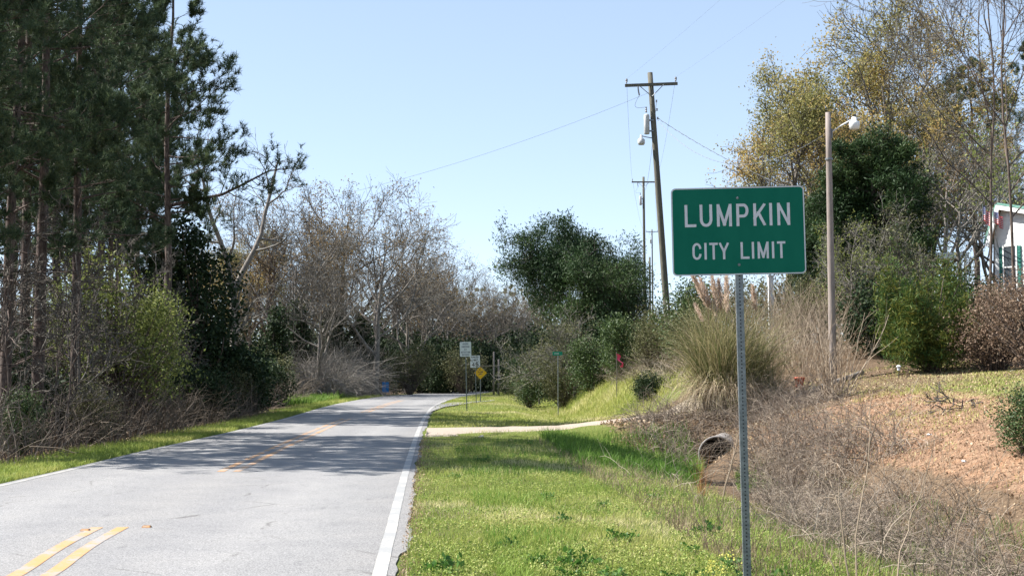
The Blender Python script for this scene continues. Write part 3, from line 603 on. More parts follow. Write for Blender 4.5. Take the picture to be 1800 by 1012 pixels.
# ivy curtains and dark evergreens under the bare trees
vine = lobed(45, [(0, 0, 2.6, 1.2, 1.1, 2.6), (.4, 0, 5.2, .8, .8, 1.8), (-.9, 0, 1.6, 1.2, 1, 1.5)], 900, 8, .2, .2, M['ivy'], 1.5, r0=.12, stems=80, fill=.4)
for px, Y, sc, rz, lb in [(478, 96, 1.0, .2, 'ivy draped column of leaves beside the brush mound'), (585, 116, 1.2, 1.2, 'ivy draped trunk below the tallest bare tree'), (640, 117, 1.05, 2.4, 'ivy draped trunk behind the brush mound'), (530, 106, 1.15, 4.0, 'vine hung dark trunk leaning behind the brush')]:
    plant('ivy_draped_trunk', vine, spot(px, Y), lb, 'tree', None, rz, sc)
GD = 'dark evergreens closing the far bend'
for px, Y, sc, rz in [(745, 128, 2.0, 0), (790, 134, 2.2, 1), (835, 142, 2.1, 2), (880, 148, 2.2, 3), (915, 140, 1.9, 4), (860, 170, 3.0, 5), (800, 165, 3.1, .5), (740, 160, 3.0, 1.5), (690, 150, 2.4, 2.5), (620, 145, 2.5, 3.5), (560, 140, 2.5, 4.5), (500, 130, 2.4, 5.5), (430, 125, 2.3, .2), (930, 165, 3.2, 3.2), (960, 120, 1.8, 2.2), (905, 120, 1.3, .8), (770, 126, 1.3, 4.4), (835, 178, 3.6, 1.1), (890, 172, 3.4, 2.9), (945, 150, 2.8, .4), (720, 172, 3.3, 3.9), (655, 165, 3.2, 5.3)]:
    plant('evergreen_shrub', evA, spot(px, Y), 'broad dark evergreen in the wood closing the far road bend', 'shrub', GD, rz, sc)
for px, Y, m_, sc, rz, lb in [(815, 124, evO, 1.3, .3, 'grey olive shrub at the verge behind the speed limit sign'), (908, 112, evB, .9, 2, 'bright leafy shrub beside the two wooden posts'), (720, 118, evO, 1.4, 4, 'grey olive shrub under the leaning bare limbs')]:
    plant('leafy_shrub', m_, spot(px, Y), lb, 'shrub', None, rz, sc)
# far woodland mass
rw = np.random.default_rng(5); mb = MB(); n = 2600
xx = -170 + 400 * rw.random(n); yy = 185 + 60 * rw.random(n); hz = terrain(xx, yy) + (5 + 12 * vnoise(xx * .07, yy * .05, 31)) * rw.random(n) ** .6
leaves(rw, np.stack([xx, yy, hz], 1), 12, .9, .8, 1.4, 0, 0, mb, 0, .6)
tag(mb.build('far_woodland', M['olive'], tone=True), 'far grey green woodland beyond the bend', 'woodland', kind='stuff')

# ------------------------------------------------------------------ bank beyond the drive
conA = broad(51, 10.5, .26, .74, 26, .44, (52, 88), .03, M['cedar'], 17, .20, .24, bark='brown_bark', twig='twig', n2=8, n3=6, n4=2, tw=1.4, t0=.10, elong=3.5, lup=.5, jit=.16)
plant('broad_cedar', conA, spot(1032, 86), 'broad flat topped dark green cedar on the bank above the verge', 'tree', rz=.9, sc=(.98, .98, 1.06))
mixT = broad(52, 8.5, .16, .5, 10, .48, (35, 75), .03, M['olive'], 3, .14, .2, bark='grey_bark', twig='twig_pale', n2=7, n3=6, n4=3, tw=1.6, lfrac=.5, lclump=.35)
for px, Y, sc, rz, lb in [(985, 78, .74, 1.3, 'half bare olive leafed tree above the street name sign'), (948, 96, .5, 2.0, 'half bare olive tree at the verge end beside the wooden posts'), (1010, 74, .62, 4.0, 'low tangled olive tree in front of the broad cedar')]:
    plant('mixed_tree', mixT, spot(px, Y), lb, 'tree', None, rz, sc)
bigbare = broad(53, 13, .2, .7, 9, .4, (25, 55), .08, None, 0, bark='grey_bark', twig='twig_pale', n2=7, n3=6, n4=3, tw=1.8)
plant('bare_tree', bigbare, spot(1000, 108), 'leafless crown rising behind the top of the broad cedar', 'tree', rz=.8, sc=.92)
for px, Y, m_, sc, rz, lb in [
    (930, 84, evB, .8, .5, 'green leafy shrub under the street name sign'), (928, 88, evO, .7, 2, 'pale shrub at the end of the mown verge'), (990, 74, evO, .8, 1, 'olive shrub below the half bare tree on the bank'),
    (1040, 70, evB, .85, 3, 'bright green shrub on the bank beside the pink ribbon stake'), (1095, 66, evB, .9, 4, 'bright green bush under the grey shed roof'), (1000, 80, evA, 1.2, 2, 'dark evergreen shrub under the broad cedar'), (1060, 78, evA, 1.3, 5, 'dark evergreen shrub beneath the cedar trunk'),
    (1212, 56, evB, 1.05, .7, 'glossy leaved bush against the leaning utility pole'), (1225, 50, evO, .8, 2.6, 'olive bush behind the pampas plumes'), (1150, 58, evO, .75, 1.3, 'dry olive bush on the bank before the leaning pole'), (1140, 50, evA, .42, 1.4, 'small dark bush on the grass bank beside the drive'), (1120, 82, evO, 1.0, 5, 'olive bush by the grey shed roof'), (1180, 68, evO, 1.0, 3.3, 'viny bush wrapped round the base of the leaning pole')]:
    plant('leafy_shrub', m_, spot(px, Y), lb, 'shrub', None, rz, sc)
# ------------------------------------------------------------------ right hand yard trees
golA = broad(61, 17.5, .30, .70, 14, .36, (25, 58), .09, M['gold'], 9, .14, .24, bark='grey_bark', twig='twig', n2=8, n3=6, n4=3, tw=1.6, lclump=.34)
golB = broad(62, 14.0, .24, .72, 14, .33, (30, 62), .07, M['gold'], 7, .12, .22, bark='grey_bark', twig='twig', n2=9, n3=7, n4=3, tw=1.4, lclump=.3)
plant('golden_oak', golB, spot(440, 116), 'thin golden leaved tree glowing behind the pale forked tree', 'tree', rz=.6, sc=1.0)
plant('golden_oak', golA, spot(1580, 66), 'tall oak with thin orange gold leaves above the dark cedar', 'tree', rz=.5, sc=1.0)
plant('golden_oak', golB, spot(1385, 62), 'oak with yellow green leaves behind the city limit sign', 'tree', rz=2.2, sc=.95)
plant('golden_oak', golB, spot(1452, 70), 'half bare yellowing oak between the two taller oaks', 'tree', rz=4.4, sc=1.0)
plant('golden_oak', golB, spot(1640, 64), 'sparse yellow leaved oak behind the dark cedar', 'tree', rz=1.1, sc=.86)
ced = broad(63, 9.0, .22, .88, 30, .25, (40, 75), .14, M['cedar'], 16, .17, .15, bark='brown_bark', twig='twig', n2=8, n3=5, n4=2, tw=1.2, t0=.10, elong=4.0, lup=1.0, jit=.15)
plant('dark_cedar', ced, spot(1545, 50), 'dense dark green cedar behind the wooden lamp pole', 'tree', rz=.9, sc=(1.02, 1.02, .82))
plant('dark_cedar', ced, spot(1445, 55), 'lower dark cedar beside the edge of the green sign', 'tree', rz=3.5, sc=.62)
plant('pine_tree', pineC, spot(1722, 82), 'pine with green crown behind the white house', 'pine tree', None, 1.0, 1.12)
plant('pine_tree', pineA, spot(1830, 88), 'tall pine standing beyond the white house roof', 'pine tree', None, 2.0, 1.1)
tallbare = broad(64, 19, .062, .85, 15, .36, (22, 48), .12, None, 0, bark='brown_bark', twig='twig', n2=8, n3=6, n4=3, tw=1.0, t0=.3, lean=(1.2, 0))
plant('bare_tree', tallbare, spot(1740, 46), 'tall leafless tree with upswept twigs over the flags and white house', 'tree', rz=.3, sc=.92)
plant('bare_tree', tallbare, spot(1792, 40), 'leafless tree leaning across the front of the white house', 'tree', rz=3.6, sc=.85)
plant('bare_tree', brB, spot(1665, 58), 'grey leafless tree tangled behind the feathery green shrub', 'tree', rz=2.0, sc=.62)
plant('bare_tree', brC, spot(1755, 62), 'grey leafless tree tangled behind the hanging flags', 'tree', rz=4.0, sc=.72)
mixR = broad(65, 8.0, .12, .6, 11, .42, (30, 70), .03, M['privet'], 3, .11, .2, bark='grey_bark', twig='twig_pale', n2=7, n3=6, n4=3, tw=1.2, lfrac=.5, lclump=.4)
plant('mixed_tree', mixR, spot(1690, 52), 'half bare tree with yellow green leaves over the white carport', 'tree', rz=1.0, sc=1.12)
plant('mixed_tree', mixR, spot(1500, 46), 'low tangled half bare tree under the dark cedar', 'tree', rz=2.8, sc=.62)
plant('mixed_tree', mixT, spot(1585, 47), 'grey twiggy tree in front of the dark cedar foot', 'tree', rz=4.8, sc=.6)
rf_ = random.Random(12)
fea = lobed(66, [(rf_.uniform(-.95, .95), rf_.uniform(-.7, .7), q_ * .52, rf_.uniform(.3, .5), rf_.uniform(.3, .5), q_ * .55) for q_ in (1.6, 2.0, 2.3, 2.6, 2.9, 3.2, 3.6, 4.0, 3.0, 2.4, 1.4, 1.8, 3.4)], 2200, 12, .09, .15, M['feather'], 7.0, 1.2, r0=.06, stems=90, shell=.34)
plant('feathery_shrub', fea, spot(1640, 39), 'tall feathery green shrub with yellowing tips beside the reddish bush', 'shrub', rz=.4, sc=(1.25, 1.1, .95))
redb = lobed(67, [(0, 0, 1.1, 1.3, 1.1, 1.0), (-.7, 0, .9, .9, .8, .75), (.8, 0, 1.5, 1.0, 1.0, .9), (.2, 0, 2.0, .8, .8, .7)], 1500, 7, .1, .055, M['redbush'], 1.5, r0=.07, stems=120, twig='twig_pale', fill=.35)
plant('reddish_bush', redb, spot(1752, 38), 'rounded reddish brown bush at the yard edge below the house', 'bush', rz=.3, sc=1.05)
plant('reddish_bush', redb, spot(1830, 36), 'reddish bush at the far yard corner next to the house', 'bush', rz=2.3, sc=1.1)
plant('dark_shrub', evA, spot(1560, 44), 'dark shaded shrub under the cedar beside the feathery shrub', 'shrub', rz=.7, sc=.95)
plant('dark_shrub', evA, spot(1700, 43), 'dark shaded shrub behind the reddish bush', 'shrub', rz=3.7, sc=.9)
for px, Y, sc, rz, lb in [(1510, 50, .95, 1, 'pale leaved olive shrub behind the wooden lamp pole'), (1560, 55, 1.1, 3, 'pale leaved olive shrub under the dark cedar boughs'), (1420, 52, .8, 5, 'olive shrub under the green sign edge'), (1300, 54, .95, 2, 'olive shrub behind the pampas grass mound'), (1380, 60, 1.1, 4, 'olive shrub beside the white post on the hill'), (1640, 60, 1.2, .3, 'olive shrub behind the white carport')]:
    plant('olive_shrub', evO, spot(px, Y), lb, 'shrub', None, rz, sc)
plant('evergreen_bush', evB, spot(1800, 20.5), 'small dark green bush in the ditch brambles', 'bush', rz=.6, sc=(.36, .36, .30))

# ------------------------------------------------------------------ lettering
def arc(cx, cy, rx, ry, a0, a1, n=10):
    return [(cx + rx * math.cos(R(a0 + (a1 - a0) * i / n)), cy + ry * math.sin(R(a0 + (a1 - a0) * i / n))) for i in range(n + 1)]
GL = {
 'L': [[(0,1),(0,0),(1,0)]], 'I': [[(.5,0),(.5,1)]], 'T': [[(0,1),(1,1)],[(.5,1),(.5,0)]], 'Y': [[(0,1),(.5,.45)],[(1,1),(.5,.45)],[(.5,.5),(.5,0)]],
 'U': [[(0,1),(0,.3)] + arc(.5,.3,.5,.3,180,360) + [(1,1)]], 'M': [[(0,0),(0,1)],[(1,0),(1,1)],[(.02,1),(.5,.04)],[(.98,1),(.5,.04)]],
 'P': [[(0,0),(0,1)],[(0,1),(.6,1)] + arc(.62,.72,.38,.28,90,-90) + [(0,.44)]], 'K': [[(0,0),(0,1)],[(1,1),(0,.33)],[(.38,.6),(1,0)]],
 'N': [[(0,0),(0,1)],[(1,0),(1,1)],[(.03,1),(.97,0)]], 'C': [arc(.5,.7,.5,.3,10,180) + arc(.5,.3,.5,.3,180,350)],
 'S': [arc(.5,.75,.5,.25,10,180) + [(.2,.55),(.8,.45)] + arc(.5,.25,.5,.25,0,-170)], 'E': [[(1,1),(0,1),(0,0),(1,0)],[(0,.5),(.8,.5)]],
 'D': [[(0,0),(0,1),(.5,1)] + arc(.5,.65,.5,.35,90,0) + arc(.5,.35,.5,.35,0,-90) + [(0,0)]], 'H': [[(0,0),(0,1)],[(1,0),(1,1)],[(0,.5),(1,.5)]],
 'B': [[(0,0),(0,1),(.6,1)] + arc(.65,.76,.35,.24,90,-90) + [(0,.52)],[(0,.5),(.6,.5)] + arc(.65,.25,.35,.25,90,-90) + [(0,0)]],
 'O': [arc(.5,.65,.5,.35,0,180) + arc(.5,.35,.5,.35,180,360) + [(1,.65)]], 'V': [[(0,1),(.5,0)],[(1,1),(.5,0)]],
 '4': [[(.72,0),(.72,1),(0,.3),(1,.3)]], '5': [[(.92,1),(.1,1),(.06,.58)] + arc(.48,.33,.5,.31,120,-150)]}
def glyph(ch, x0, x1, y0, y1, th):
    """flat letter in the x-z plane facing -y; box x0..x1, y0..y1"""
    V, Fq, nb = [], [], 0; w, h = x1 - x0 - th, y1 - y0 - th
    for si, st in enumerate(GL[ch]):
        p = np.array([(x0 + th / 2 + a_ * w, y0 + th / 2 + b_ * h) for a_, b_ in st])
        if ch == 'I': p[:, 0] = (x0 + x1) / 2
        keep = np.r_[True, np.linalg.norm(np.diff(p, axis=0), axis=1) > 1e-6]; p = p[keep]
        t = nrm(np.diff(p, axis=0)); p[0] -= t[0] * th / 2; p[-1] += t[-1] * th / 2
        nn = np.stack([-t[:, 1], t[:, 0]], 1); nv = np.vstack([nn[:1], nrm(nn[:-1] + nn[1:]), nn[-1:]])
        cs = np.r_[1, np.clip((nn[:-1] * nv[1:-1]).sum(1), .5, 1), 1]
        o_ = nv * (th / 2 / cs)[:, None]
        for q in (p + o_, p - o_):
            q = q.copy(); q[:, 1] = np.clip(q[:, 1], y0, y1); V.append(np.c_[q[:, 0], np.full(len(q), -.0003 * si), q[:, 1]])
        n = len(p); i = np.arange(n - 1); Fq.append(np.stack([i, i + n, i + n + 1, i + 1], 1) + nb); nb += 2 * n
    return np.vstack(V), np.vstack(Fq)
def letters(text, xs, y0, y1, th, m, parent, yoff):
    for ch, (a_, b_) in zip(text, xs):
        V, F = glyph(ch, a_, b_, y0, y1, th); V[:, 1] += yoff; build('letter', V, [(F, 0)], m, parent=parent)
def spread_word(word, xc, width):
    ws = [.35 if c == 'I' else 1.25 if c == 'M' else 1 for c in word]; gap = .35; tot = sum(ws) + gap * (len(word) - 1); u = width / tot; x = xc - width / 2; out = []
    for w in ws: out.append((x, x + w * u)); x += (w + gap) * u
    return out
def rrect(w, h, r, k=6):
    P = []
    for cx, cz, a0 in ((w/2-r, h/2-r, 0), (-w/2+r, h/2-r, 90), (-w/2+r, -h/2+r, 180), (w/2-r, -h/2+r, 270)):
        P += arc(cx, cz, r, r, a0, a0 + 90, k)
    return np.array(P)
def plate(name, P, t, m, parent, y=0.0):
    n = len(P); V = np.vstack([np.c_[P[:, 0], np.full(n, y - t/2), P[:, 1]], np.c_[P[:, 0], np.full(n, y + t/2), P[:, 1]]]); i = np.arange(n); j = (i + 1) % n
    return build(name, V, [(np.array([i[::-1]]), 0), (np.array([i + n]), 0), (np.stack([i, j, j + n, i + n], 1), 0)], m, parent=parent)
def ring(name, P, Q, m, parent, y):
    n = len(P); V = np.vstack([np.c_[P[:, 0], np.full(n, y), P[:, 1]], np.c_[Q[:, 0], np.full(n, y), Q[:, 1]]]); i = np.arange(n); j = (i + 1) % n
    return build(name, V, [(np.stack([i, j, j + n, i + n], 1), 0)], m, parent=parent)
def perforated_post(parent, w, z0, z1, y=0.0, pitch=.0254, rr=.0056):
    """square steel tube with a row of real punched holes in each face"""
    mb = MB(); h = w / 2; zc = np.arange(z0 + pitch / 2, z1, pitch); k = 8; a_ = (np.arange(k) + .5) * 2 * math.pi / k
    sq = np.array([(h, 0), (h, pitch/2), (0, pitch/2), (-h, pitch/2), (-h, 0), (-h, -pitch/2), (0, -pitch/2), (h, -pitch/2)])
    ho = np.stack([rr * np.cos(np.arange(k) * math.pi / 4), rr * np.sin(np.arange(k) * math.pi / 4)], 1)
    i = np.arange(k); j = (i + 1) % k; f = np.stack([i, j, j + k, i + k], 1)
    for q in range(4):
        c, s_ = [(1, 0), (0, 1), (-1, 0), (0, -1)][q]
        for zz in zc:
            U = np.vstack([sq, ho]); X = U[:, 0]; Z = U[:, 1] + zz
            V = np.stack([X * c + h * s_, -h * c + X * s_, Z], 1); V[:, 1] += y
            mb.add(V, f)
    o = mb.build('post', M['galv'], parent)
    inn = MB(); inn.box((0, y, (z0 + z1) / 2), (w - .007, w - .007, z1 - z0 - .002)); inn.build('hole_shade_box', M['hole_shade'], o)  # dark box stands in for the shade inside the hollow tube
    cap = MB(); cap.box((0, y, z1 - .004), (w - .001, w - .001, .003)); cap.build('post_cap', M['galv'], o)
    return o

# ------------------------------------------------------------------ city limit sign
M['sign_green'] = noisy('sign_green', (0.0, .105, .068), (0.005, .13, .085), 5, .7, .0, stretch=(1, 1, .4), detail=9, lo=.3, hi=.7, c3=(.025, .145, .10), spec=.15)
M['sign_white'] = noisy('sign_white', (.50, .49, .53), (.60, .59, .63), 14, .5, 0)
YS = 8.98; SW, SH = .914, .61
pc = at(1300, 405, YS); gz = tz(pc[0], YS)
sg = thing('city_limit_sign', (pc[0] + .035, YS, gz - .05), rot=(R(-.4), R(-.85), R(-4.0)))
tag(sg, 'green LUMPKIN CITY LIMIT sign on a perforated steel post in the verge', 'road sign')
hz_ = pc[2] - gz + .05
perforated_post(sg, .051, -.3, hz_ + SH / 2 - .03, y=.032)
pan = plate('sign_panel', rrect(SW, SH, .032) + np.array((0, hz_)), .003, M['sign_green'], sg)
ring('border', rrect(SW - .002, SH - .002, .031) + np.array((0, hz_)), rrect(SW - .018, SH - .018, .024) + np.array((0, hz_)), M['sign_white'], pan, -.0024)
def fx(v): return (v - 15) / 1395 * SW - SW / 2 - .002
z_ = lambda f: hz_ + SH / 2 - f * SH
letters('LUMPKIN', [(fx(a_), fx(b_)) for a_, b_ in [(158, 278), (316, 448), (495, 652), (700, 828), (878, 1005), (1036, 1084), (1127, 1260)]], z_(.447), z_(.192), .0195, M['sign_white'], pan, -.0026)
letters('CITYLIMIT', [(fx(a_), fx(b_)) for a_, b_ in [(230, 324), (352, 384), (408, 497), (510, 612), (735, 826), (847, 880), (912, 1028), (1056, 1090), (1115, 1202)]], z_(.82), z_(.63), .0155, M['sign_white'], pan, -.0026)
for f in (.125, .885):
    mb = MB(); mb.lathe([(.010, 0), (.010, .003), (.0055, .003), (.0055, .007), (.003, .0085)], k=6, axis='y'); bo = mb.build('bolt', M['galv'], pan)
    bo.location = (0, -.0018, z_(f)); bo.rotation_euler = (0, 0, math.pi)

# ------------------------------------------------------------------ small road signs
M['sheet_white'] = noisy('white_sheeting', (.54, .58, .61), (.63, .66, .69), 10, .5, 0)
M['print'] = mat('black_print', (.02, .02, .022), .6)
M['blue_print'] = mat('faded_print', (.10, .12, .16), .6)
M['sheet_yellow'] = noisy('yellow_sheeting', (.62, .34, .008), (.72, .42, .012), 8, .5, 0)
M['sheet_blue'] = noisy('blue_sheeting', (.01, .16, .42), (.015, .2, .5), 8, .5, 0)
M['sheet_green'] = noisy('street_sign_green', (.0, .20, .13), (.0, .24, .16), 8, .5, 0)
def road_sign(name, px, pyc, Y, label, w, h, m, lines, th_, pm, lean=0.0, post_w=.05, col='galv', yaw=0.0):
    c = at(px, pyc, Y); g = tz(c[0], Y); o = thing(name, (c[0], Y, g - .05), rot=(0, R(lean), yaw)); tag(o, label, 'road sign'); hc = c[2] - g + .05
    mb = MB(); mb.box((0, .035, (hc + h * .3) / 2), (post_w, post_w * .6, hc + h * .3)); mb.box((-.02, .02, (hc + h * .3) / 2), (.006, .03, hc + h * .3)); mb.build('post', M[col], o)
    p = plate('sign_panel', rrect(w, h, .035) + np.array((0, hc)), .004, M[m], o)
    for txt, f0, f1, wd in lines:
        letters(txt, spread_word(txt, 0, wd * w), hc + h / 2 - f1 * h, hc + h / 2 - f0 * h, th_ * (f1 - f0) * h * (.85 if txt == '45' else 1), M[pm], p, -.004)
    for f in (.1, .9):
        mb = MB(); mb.lathe([(.012, 0), (.012, .004), (.005, .008)], k=6, axis='y'); b_ = mb.build('bolt', M['galv'], p); b_.location = (0, -.003, hc + h * (.5 - f)); b_.rotation_euler = (0, 0, math.pi)
    return o, p, hc
road_sign('speed_check_sign', 821, 613.5, 66, 'white speed check notice sign, five lines of print, on the taller post', .57, .74, 'sheet_white',
          [('SPEED', .08, .20, .5), ('CHECKED', .27, .39, .68), ('BY', .46, .57, .2), ('DETECTION', .64, .76, .8), ('DEVICES', .82, .93, .64)], .2, 'blue_print', lean=-1.4)
road_sign('speed_limit_sign', 837.5, 635, 81, 'white SPEED LIMIT 45 sign between the notice sign and the yellow diamond', .61, .74, 'sheet_white',
          [('SPEED', .07, .22, .7), ('LIMIT', .30, .45, .62), ('45', .55, .92, .66)], .2, 'print', lean=-1.8)
c = at(844.5, 655, 86); g = tz(c[0], 86); o = thing('warning_sign', (c[0], 86, g - .05)); tag(o, 'yellow diamond warning sign behind the speed limit sign', 'road sign'); hc = c[2] - g + .05
mb = MB(); mb.box((0, .035, hc / 2), (.06, .04, hc)); mb.build('post', M['galv'], o)
dq = np.array([(x_ * .7071 - y_ * .7071, x_ * .7071 + y_ * .7071 + hc) for x_, y_ in rrect(.6, .6, .04)]); p = plate('sign_panel', dq, .004, M['sheet_yellow'], o)
for r_, ww in ((.05, .34), (-.07, .24)):
    for q in range(6):
        mb = MB(); mb.box((-ww / 2 + ww * (q + .5) / 6, -.004, hc + r_), (ww / 9, .002, .055)); mb.build('print_mark', M['print'], p)
# blue sign seen at the bend
c = at(677.5, 680, 110); g = tz(c[0], 110); o = thing('blue_sign', (c[0], 110, g - .05)); tag(o, 'small blue sign of two narrow panels on a post by the brush thicket', 'road sign'); hc = max(c[2] - g + .05, .8)
mb = MB(); mb.box((0, .03, hc / 2), (.05, .03, hc)); mb.build('post', M['galv'], o)
for s_ in (-1, 1): pp = plate('sign_panel', rrect(.27, .85, .02) + np.array((s_ * .145, hc)), .004, M['sheet_blue'], o)
# street name sign
c = at(981, 621, 66); g = tz(c[0], 66); o = thing('street_name_sign', (c[0], 66, g - .05)); tag(o, 'small green street name sign on a thin post before the olive trees', 'street sign'); hc = c[2] - g + .05
mb = MB(); mb.tube([(0, .03, 0), (0, .03, hc + .1)], .025, 8); mb.build('post', M['galv'], o)
p = plate('name_panel', rrect(.5, .19, .02) + np.array((-.03, hc)), .004, M['sheet_green'], o)
for q in range(4):
    mb = MB(); mb.box((-.16 + .06 * q, -.004, hc), (.03, .002, .07)); mb.build('print_mark', M['sheet_white'], p)

# ------------------------------------------------------------------ utility poles
def pole_mesh(H, r0, r1, leanx=0.0, leany=0.0):
    mb = MB(); t = np.linspace(0, 1, 8); mb.tube(np.stack([leanx * t, leany * t, H * t], 1), r0 + (r1 - r0) * t, 12); return mb
def crossarm_pole(loc, topxyz, label, full=True, arm=2.44, armdz=.6, r0=.17, r1=.12, roll=.0, yawa=0.0):
    o = thing('utility_pole', loc); tag(o, label, 'utility pole', 'wooden power poles along the road'); tx, ty, tz_ = np.array(topxyz) - np.array(loc)
    f = lambda z: np.array((tx * z / tz_, ty * z / tz_, z))
    pole_mesh(tz_, r0, r1, tx, ty).build('pole', M['wood_pole'], o, True)
    ca = f(tz_ - armdz); rt = np.array(Matrix.Rotation(yawa, 3, 'Z') @ Matrix.Rotation(-roll, 3, 'Y'))
    mb = MB(); mb.box(ca + np.array((0, -.17, 0)), (arm, .10, .13), rot=rt); cr_ = mb.build('crossarm', M['wood_pole'], o)
    ends = []
    for s_ in (-1, 1):
        e = ca + rt @ np.array((s_ * (arm / 2 - .08), -.17, .06)); ends.append(np.array(loc) + e + np.array((0, 0, .25)))
        mb = MB(); mb.lathe([(.02, 0), (.02, .08), (.055, .1), (.03, .14), (.06, .17), (.045, .25), (.0, .27)], e, 10); mb.build('insulator', M['porcelain'], cr_)
        q = ca + rt @ np.array((s_ * .55, -.23, -.05)); mb = MB(); mb.tube([q, f(tz_ - armdz - .55) + np.array((0, -r1 - .01, 0))], .018, 6); mb.build('brace', M['galv'], o)
    if full:
        mb = MB(); q = ca + rt @ np.array((-.62, -.23, -.07)); mb.tube([q, q + np.array((.02, 0, -.25)), q + np.array((.06, 0, -.42))], .035, 8); mb.build('fuse_cutout', M['porcelain'], cr_)
        tc_ = f(tz_ - 2.45) + np.array((-.33, -.08, 0)); tr = MB(); tr.lathe([(.11, -.45), (.13, -.43), (.13, .40), (.115, .46), (.04, .5)], tc_, 16); tro = tr.build('transformer', M['grey_paint'], o, True)
        mb = MB(); mb.lathe([(.03, 0), (.05, .05), (.03, .1), (.05, .15), (.03, .2), (.045, .26)], tc_ + np.array((-.02, 0, .56)), 10); mb.build('bushing', M['porcelain'], tro)
        mb = MB(); mb.box(tc_ + np.array((.22, 0, .2)), (.2, .12, .06)); mb.box(tc_ + np.array((.22, 0, -.3)), (.2, .12, .06)); mb.build('mounting_bracket', M['galv'], tro)
        jt = np.linspace(0, 1, 8)[:, None]; a0 = q + np.array((.06, 0, -.42)); a1 = tc_ + np.array((-.02, 0, .82)); mb = MB(); mb.tube(a0 + (a1 - a0) * jt - np.array((.35, 0, .25)) * np.sin(jt * math.pi), .008, 5); mb.build('jumper_wire', M['wire'], o)
    return o, ends, f
YP = 60.0
top = at(1142.5, 128, YP); bx = at(1176, 600, YP); slope = (bx[0] - top[0]) / (bx[2] - top[2])
b0 = at(1178, 620, YP); zb = tz(b0[0], YP) - .3; loc = np.array((top[0] + slope * (zb - top[2]), YP, zb))
p1, e1, f1 = crossarm_pole(loc, top, 'leaning wooden power pole with a crossarm and white transformer', roll=R(2.2))
def onp(z): return loc + f1(z - loc[2])
# lamp head under the transformer, spool rack and drop hardware
o1 = MB(); lc = onp(top[2] - 2.95) + np.array((-.62, -.1, -.25)) - loc
o1.lathe([(.02, .28), (.05, .26), (.06, .12), (.16, .05), (.17, -.12), (.13, -.2)], lc, 14); lamp = o1.build('lamp_head', M['grey_paint'], p1, True)
mb = MB(); mb.tube([lc + np.array((0, 0, .22)), lc + np.array((.25, 0, .16)), lc + np.array((.55, .05, .12))], .022, 7); mb.build('lamp_arm', M['galv'], lamp)
for k_, zz in enumerate((1.35, 1.75, 2.15)):
    mb = MB(); mb.lathe([(.05, -.05), (.03, -.02), (.03, .02), (.05, .05)], onp(top[2] - zz) - loc + np.array((.2, -.06, 0)), 10); mb.build('spool_insulator', M['porcelain'], p1)
mb = MB(); mb.tube([onp(zb + q) - loc + np.array((.02, -.185, 0)) for q in (0, 1, 2, 3.4)], .03, 6); mb.build('ground_conduit', M['white_paint'], p1)
# second, third and fourth poles
def far_pole(px, pyt, Y, label, full, armdz=.5, r0=.16):
    t = at(px, pyt, Y); g = tz(t[0], Y) - .3; return crossarm_pole(np.array((t[0] + .1, Y, g)), t, label, full, armdz=armdz, r0=r0)
p2, e2, _ = far_pole(1131, 311, 132, 'straight wooden power pole behind the broad cedar with grey transformer', True, .55)
p3, e3, _ = far_pole(1146, 403, 262, 'farthest wooden power pole with a small crossarm above the shed', True, .5, .2)
t4 = at(1142, 452, 180); g4 = tz(t4[0], 180); o = thing('plain_pole', (t4[0], 180, g4)); tag(o, 'short armless wooden pole between the two far power poles', 'pole'); pole_mesh(t4[2] - g4, .17, .13).build('pole', M['wood_pole'], o, True)
mb = MB(); mb.lathe([(.14, 0), (.14, .02)], (0, 0, t4[2] - g4), 12); mb.build('pole_cap', M['galv'], o)
# the armless pole in the pine wood
t5 = at(278, 392, 72); g5 = tz(t5[0], 72); o = thing('plain_pole', (t5[0] + .25, 72, g5 - .2)); tag(o, 'plain dark wooden pole standing among the pines', 'pole'); pole_mesh(t5[2] - g5 + .2, .16, .12, -.25).build('pole', M['wood_pole'], o, True)
mb = MB(); mb.lathe([(.05, -.05), (.03, 0), (.05, .05)], t5 - np.array((t5[0] + .25, 72, g5 - .2)) + np.array((.15, 0, -.15)), 8); mb.build('insulator', M['porcelain'], o)
# pole behind the camera that the near wires run to
pb = np.array((13.5, -14.0, tz(13.5, -14.0))); p0, e0, _ = crossarm_pole(pb, pb + np.array((0, 0, 11.5)), 'wooden power pole behind the viewpoint holding the overhead wires', False)
# street lamp pole
YL = 40.0; tl = at(1455.5, 198, YL); bl = at(1462, 575, YL); gl = tz(bl[0], YL) - .2; lb_ = np.array((bl[0] + .02, YL, gl))
o = thing('lamp_pole', lb_); tag(o, 'weathered grey wooden pole carrying a white yard lamp', 'street lamp')
d_ = tl - lb_; pole_mesh(d_[2], .125, .085, d_[0], 0).build('pole', M['grey_pole'], o, True)
hd = at(1498, 221, YL) - lb_ + np.array((0, -.25, 0)); mb = MB()
mb.lathe([(.03, .22), (.08, .21), (.085, .09), (.15, .07), (.165, 0), (.14, -.16), (.10, -.17)], hd, 18); hdo = mb.build('lamp_head', M['white_paint'], o, True)
mb = MB(); mb.lathe([(.035, 0), (.035, .08), (.02, .09)], hd + np.array((.02, 0, .22)), 10); mb.build('photocell', M['black'], hdo)
pa = d_ + np.array((.1, -.02, -.62)); mb = MB(); mb.tube([pa, pa + np.array((.22, -.1, .16)), hd + np.array((-.1, 0, .13))], .024, 8); mb.build('lamp_arm', M['white_paint'], o, True)
mb = MB(); mb.box(d_ + np.array((.1, 0, -.66)), (.03, .12, .3)); mb.build('bracket', M['galv'], o)
mb = MB(); mb.lathe([(.12, -.03), (.12, .03)], d_ * .83, 12); mb.build('strap', M['galv'], o)
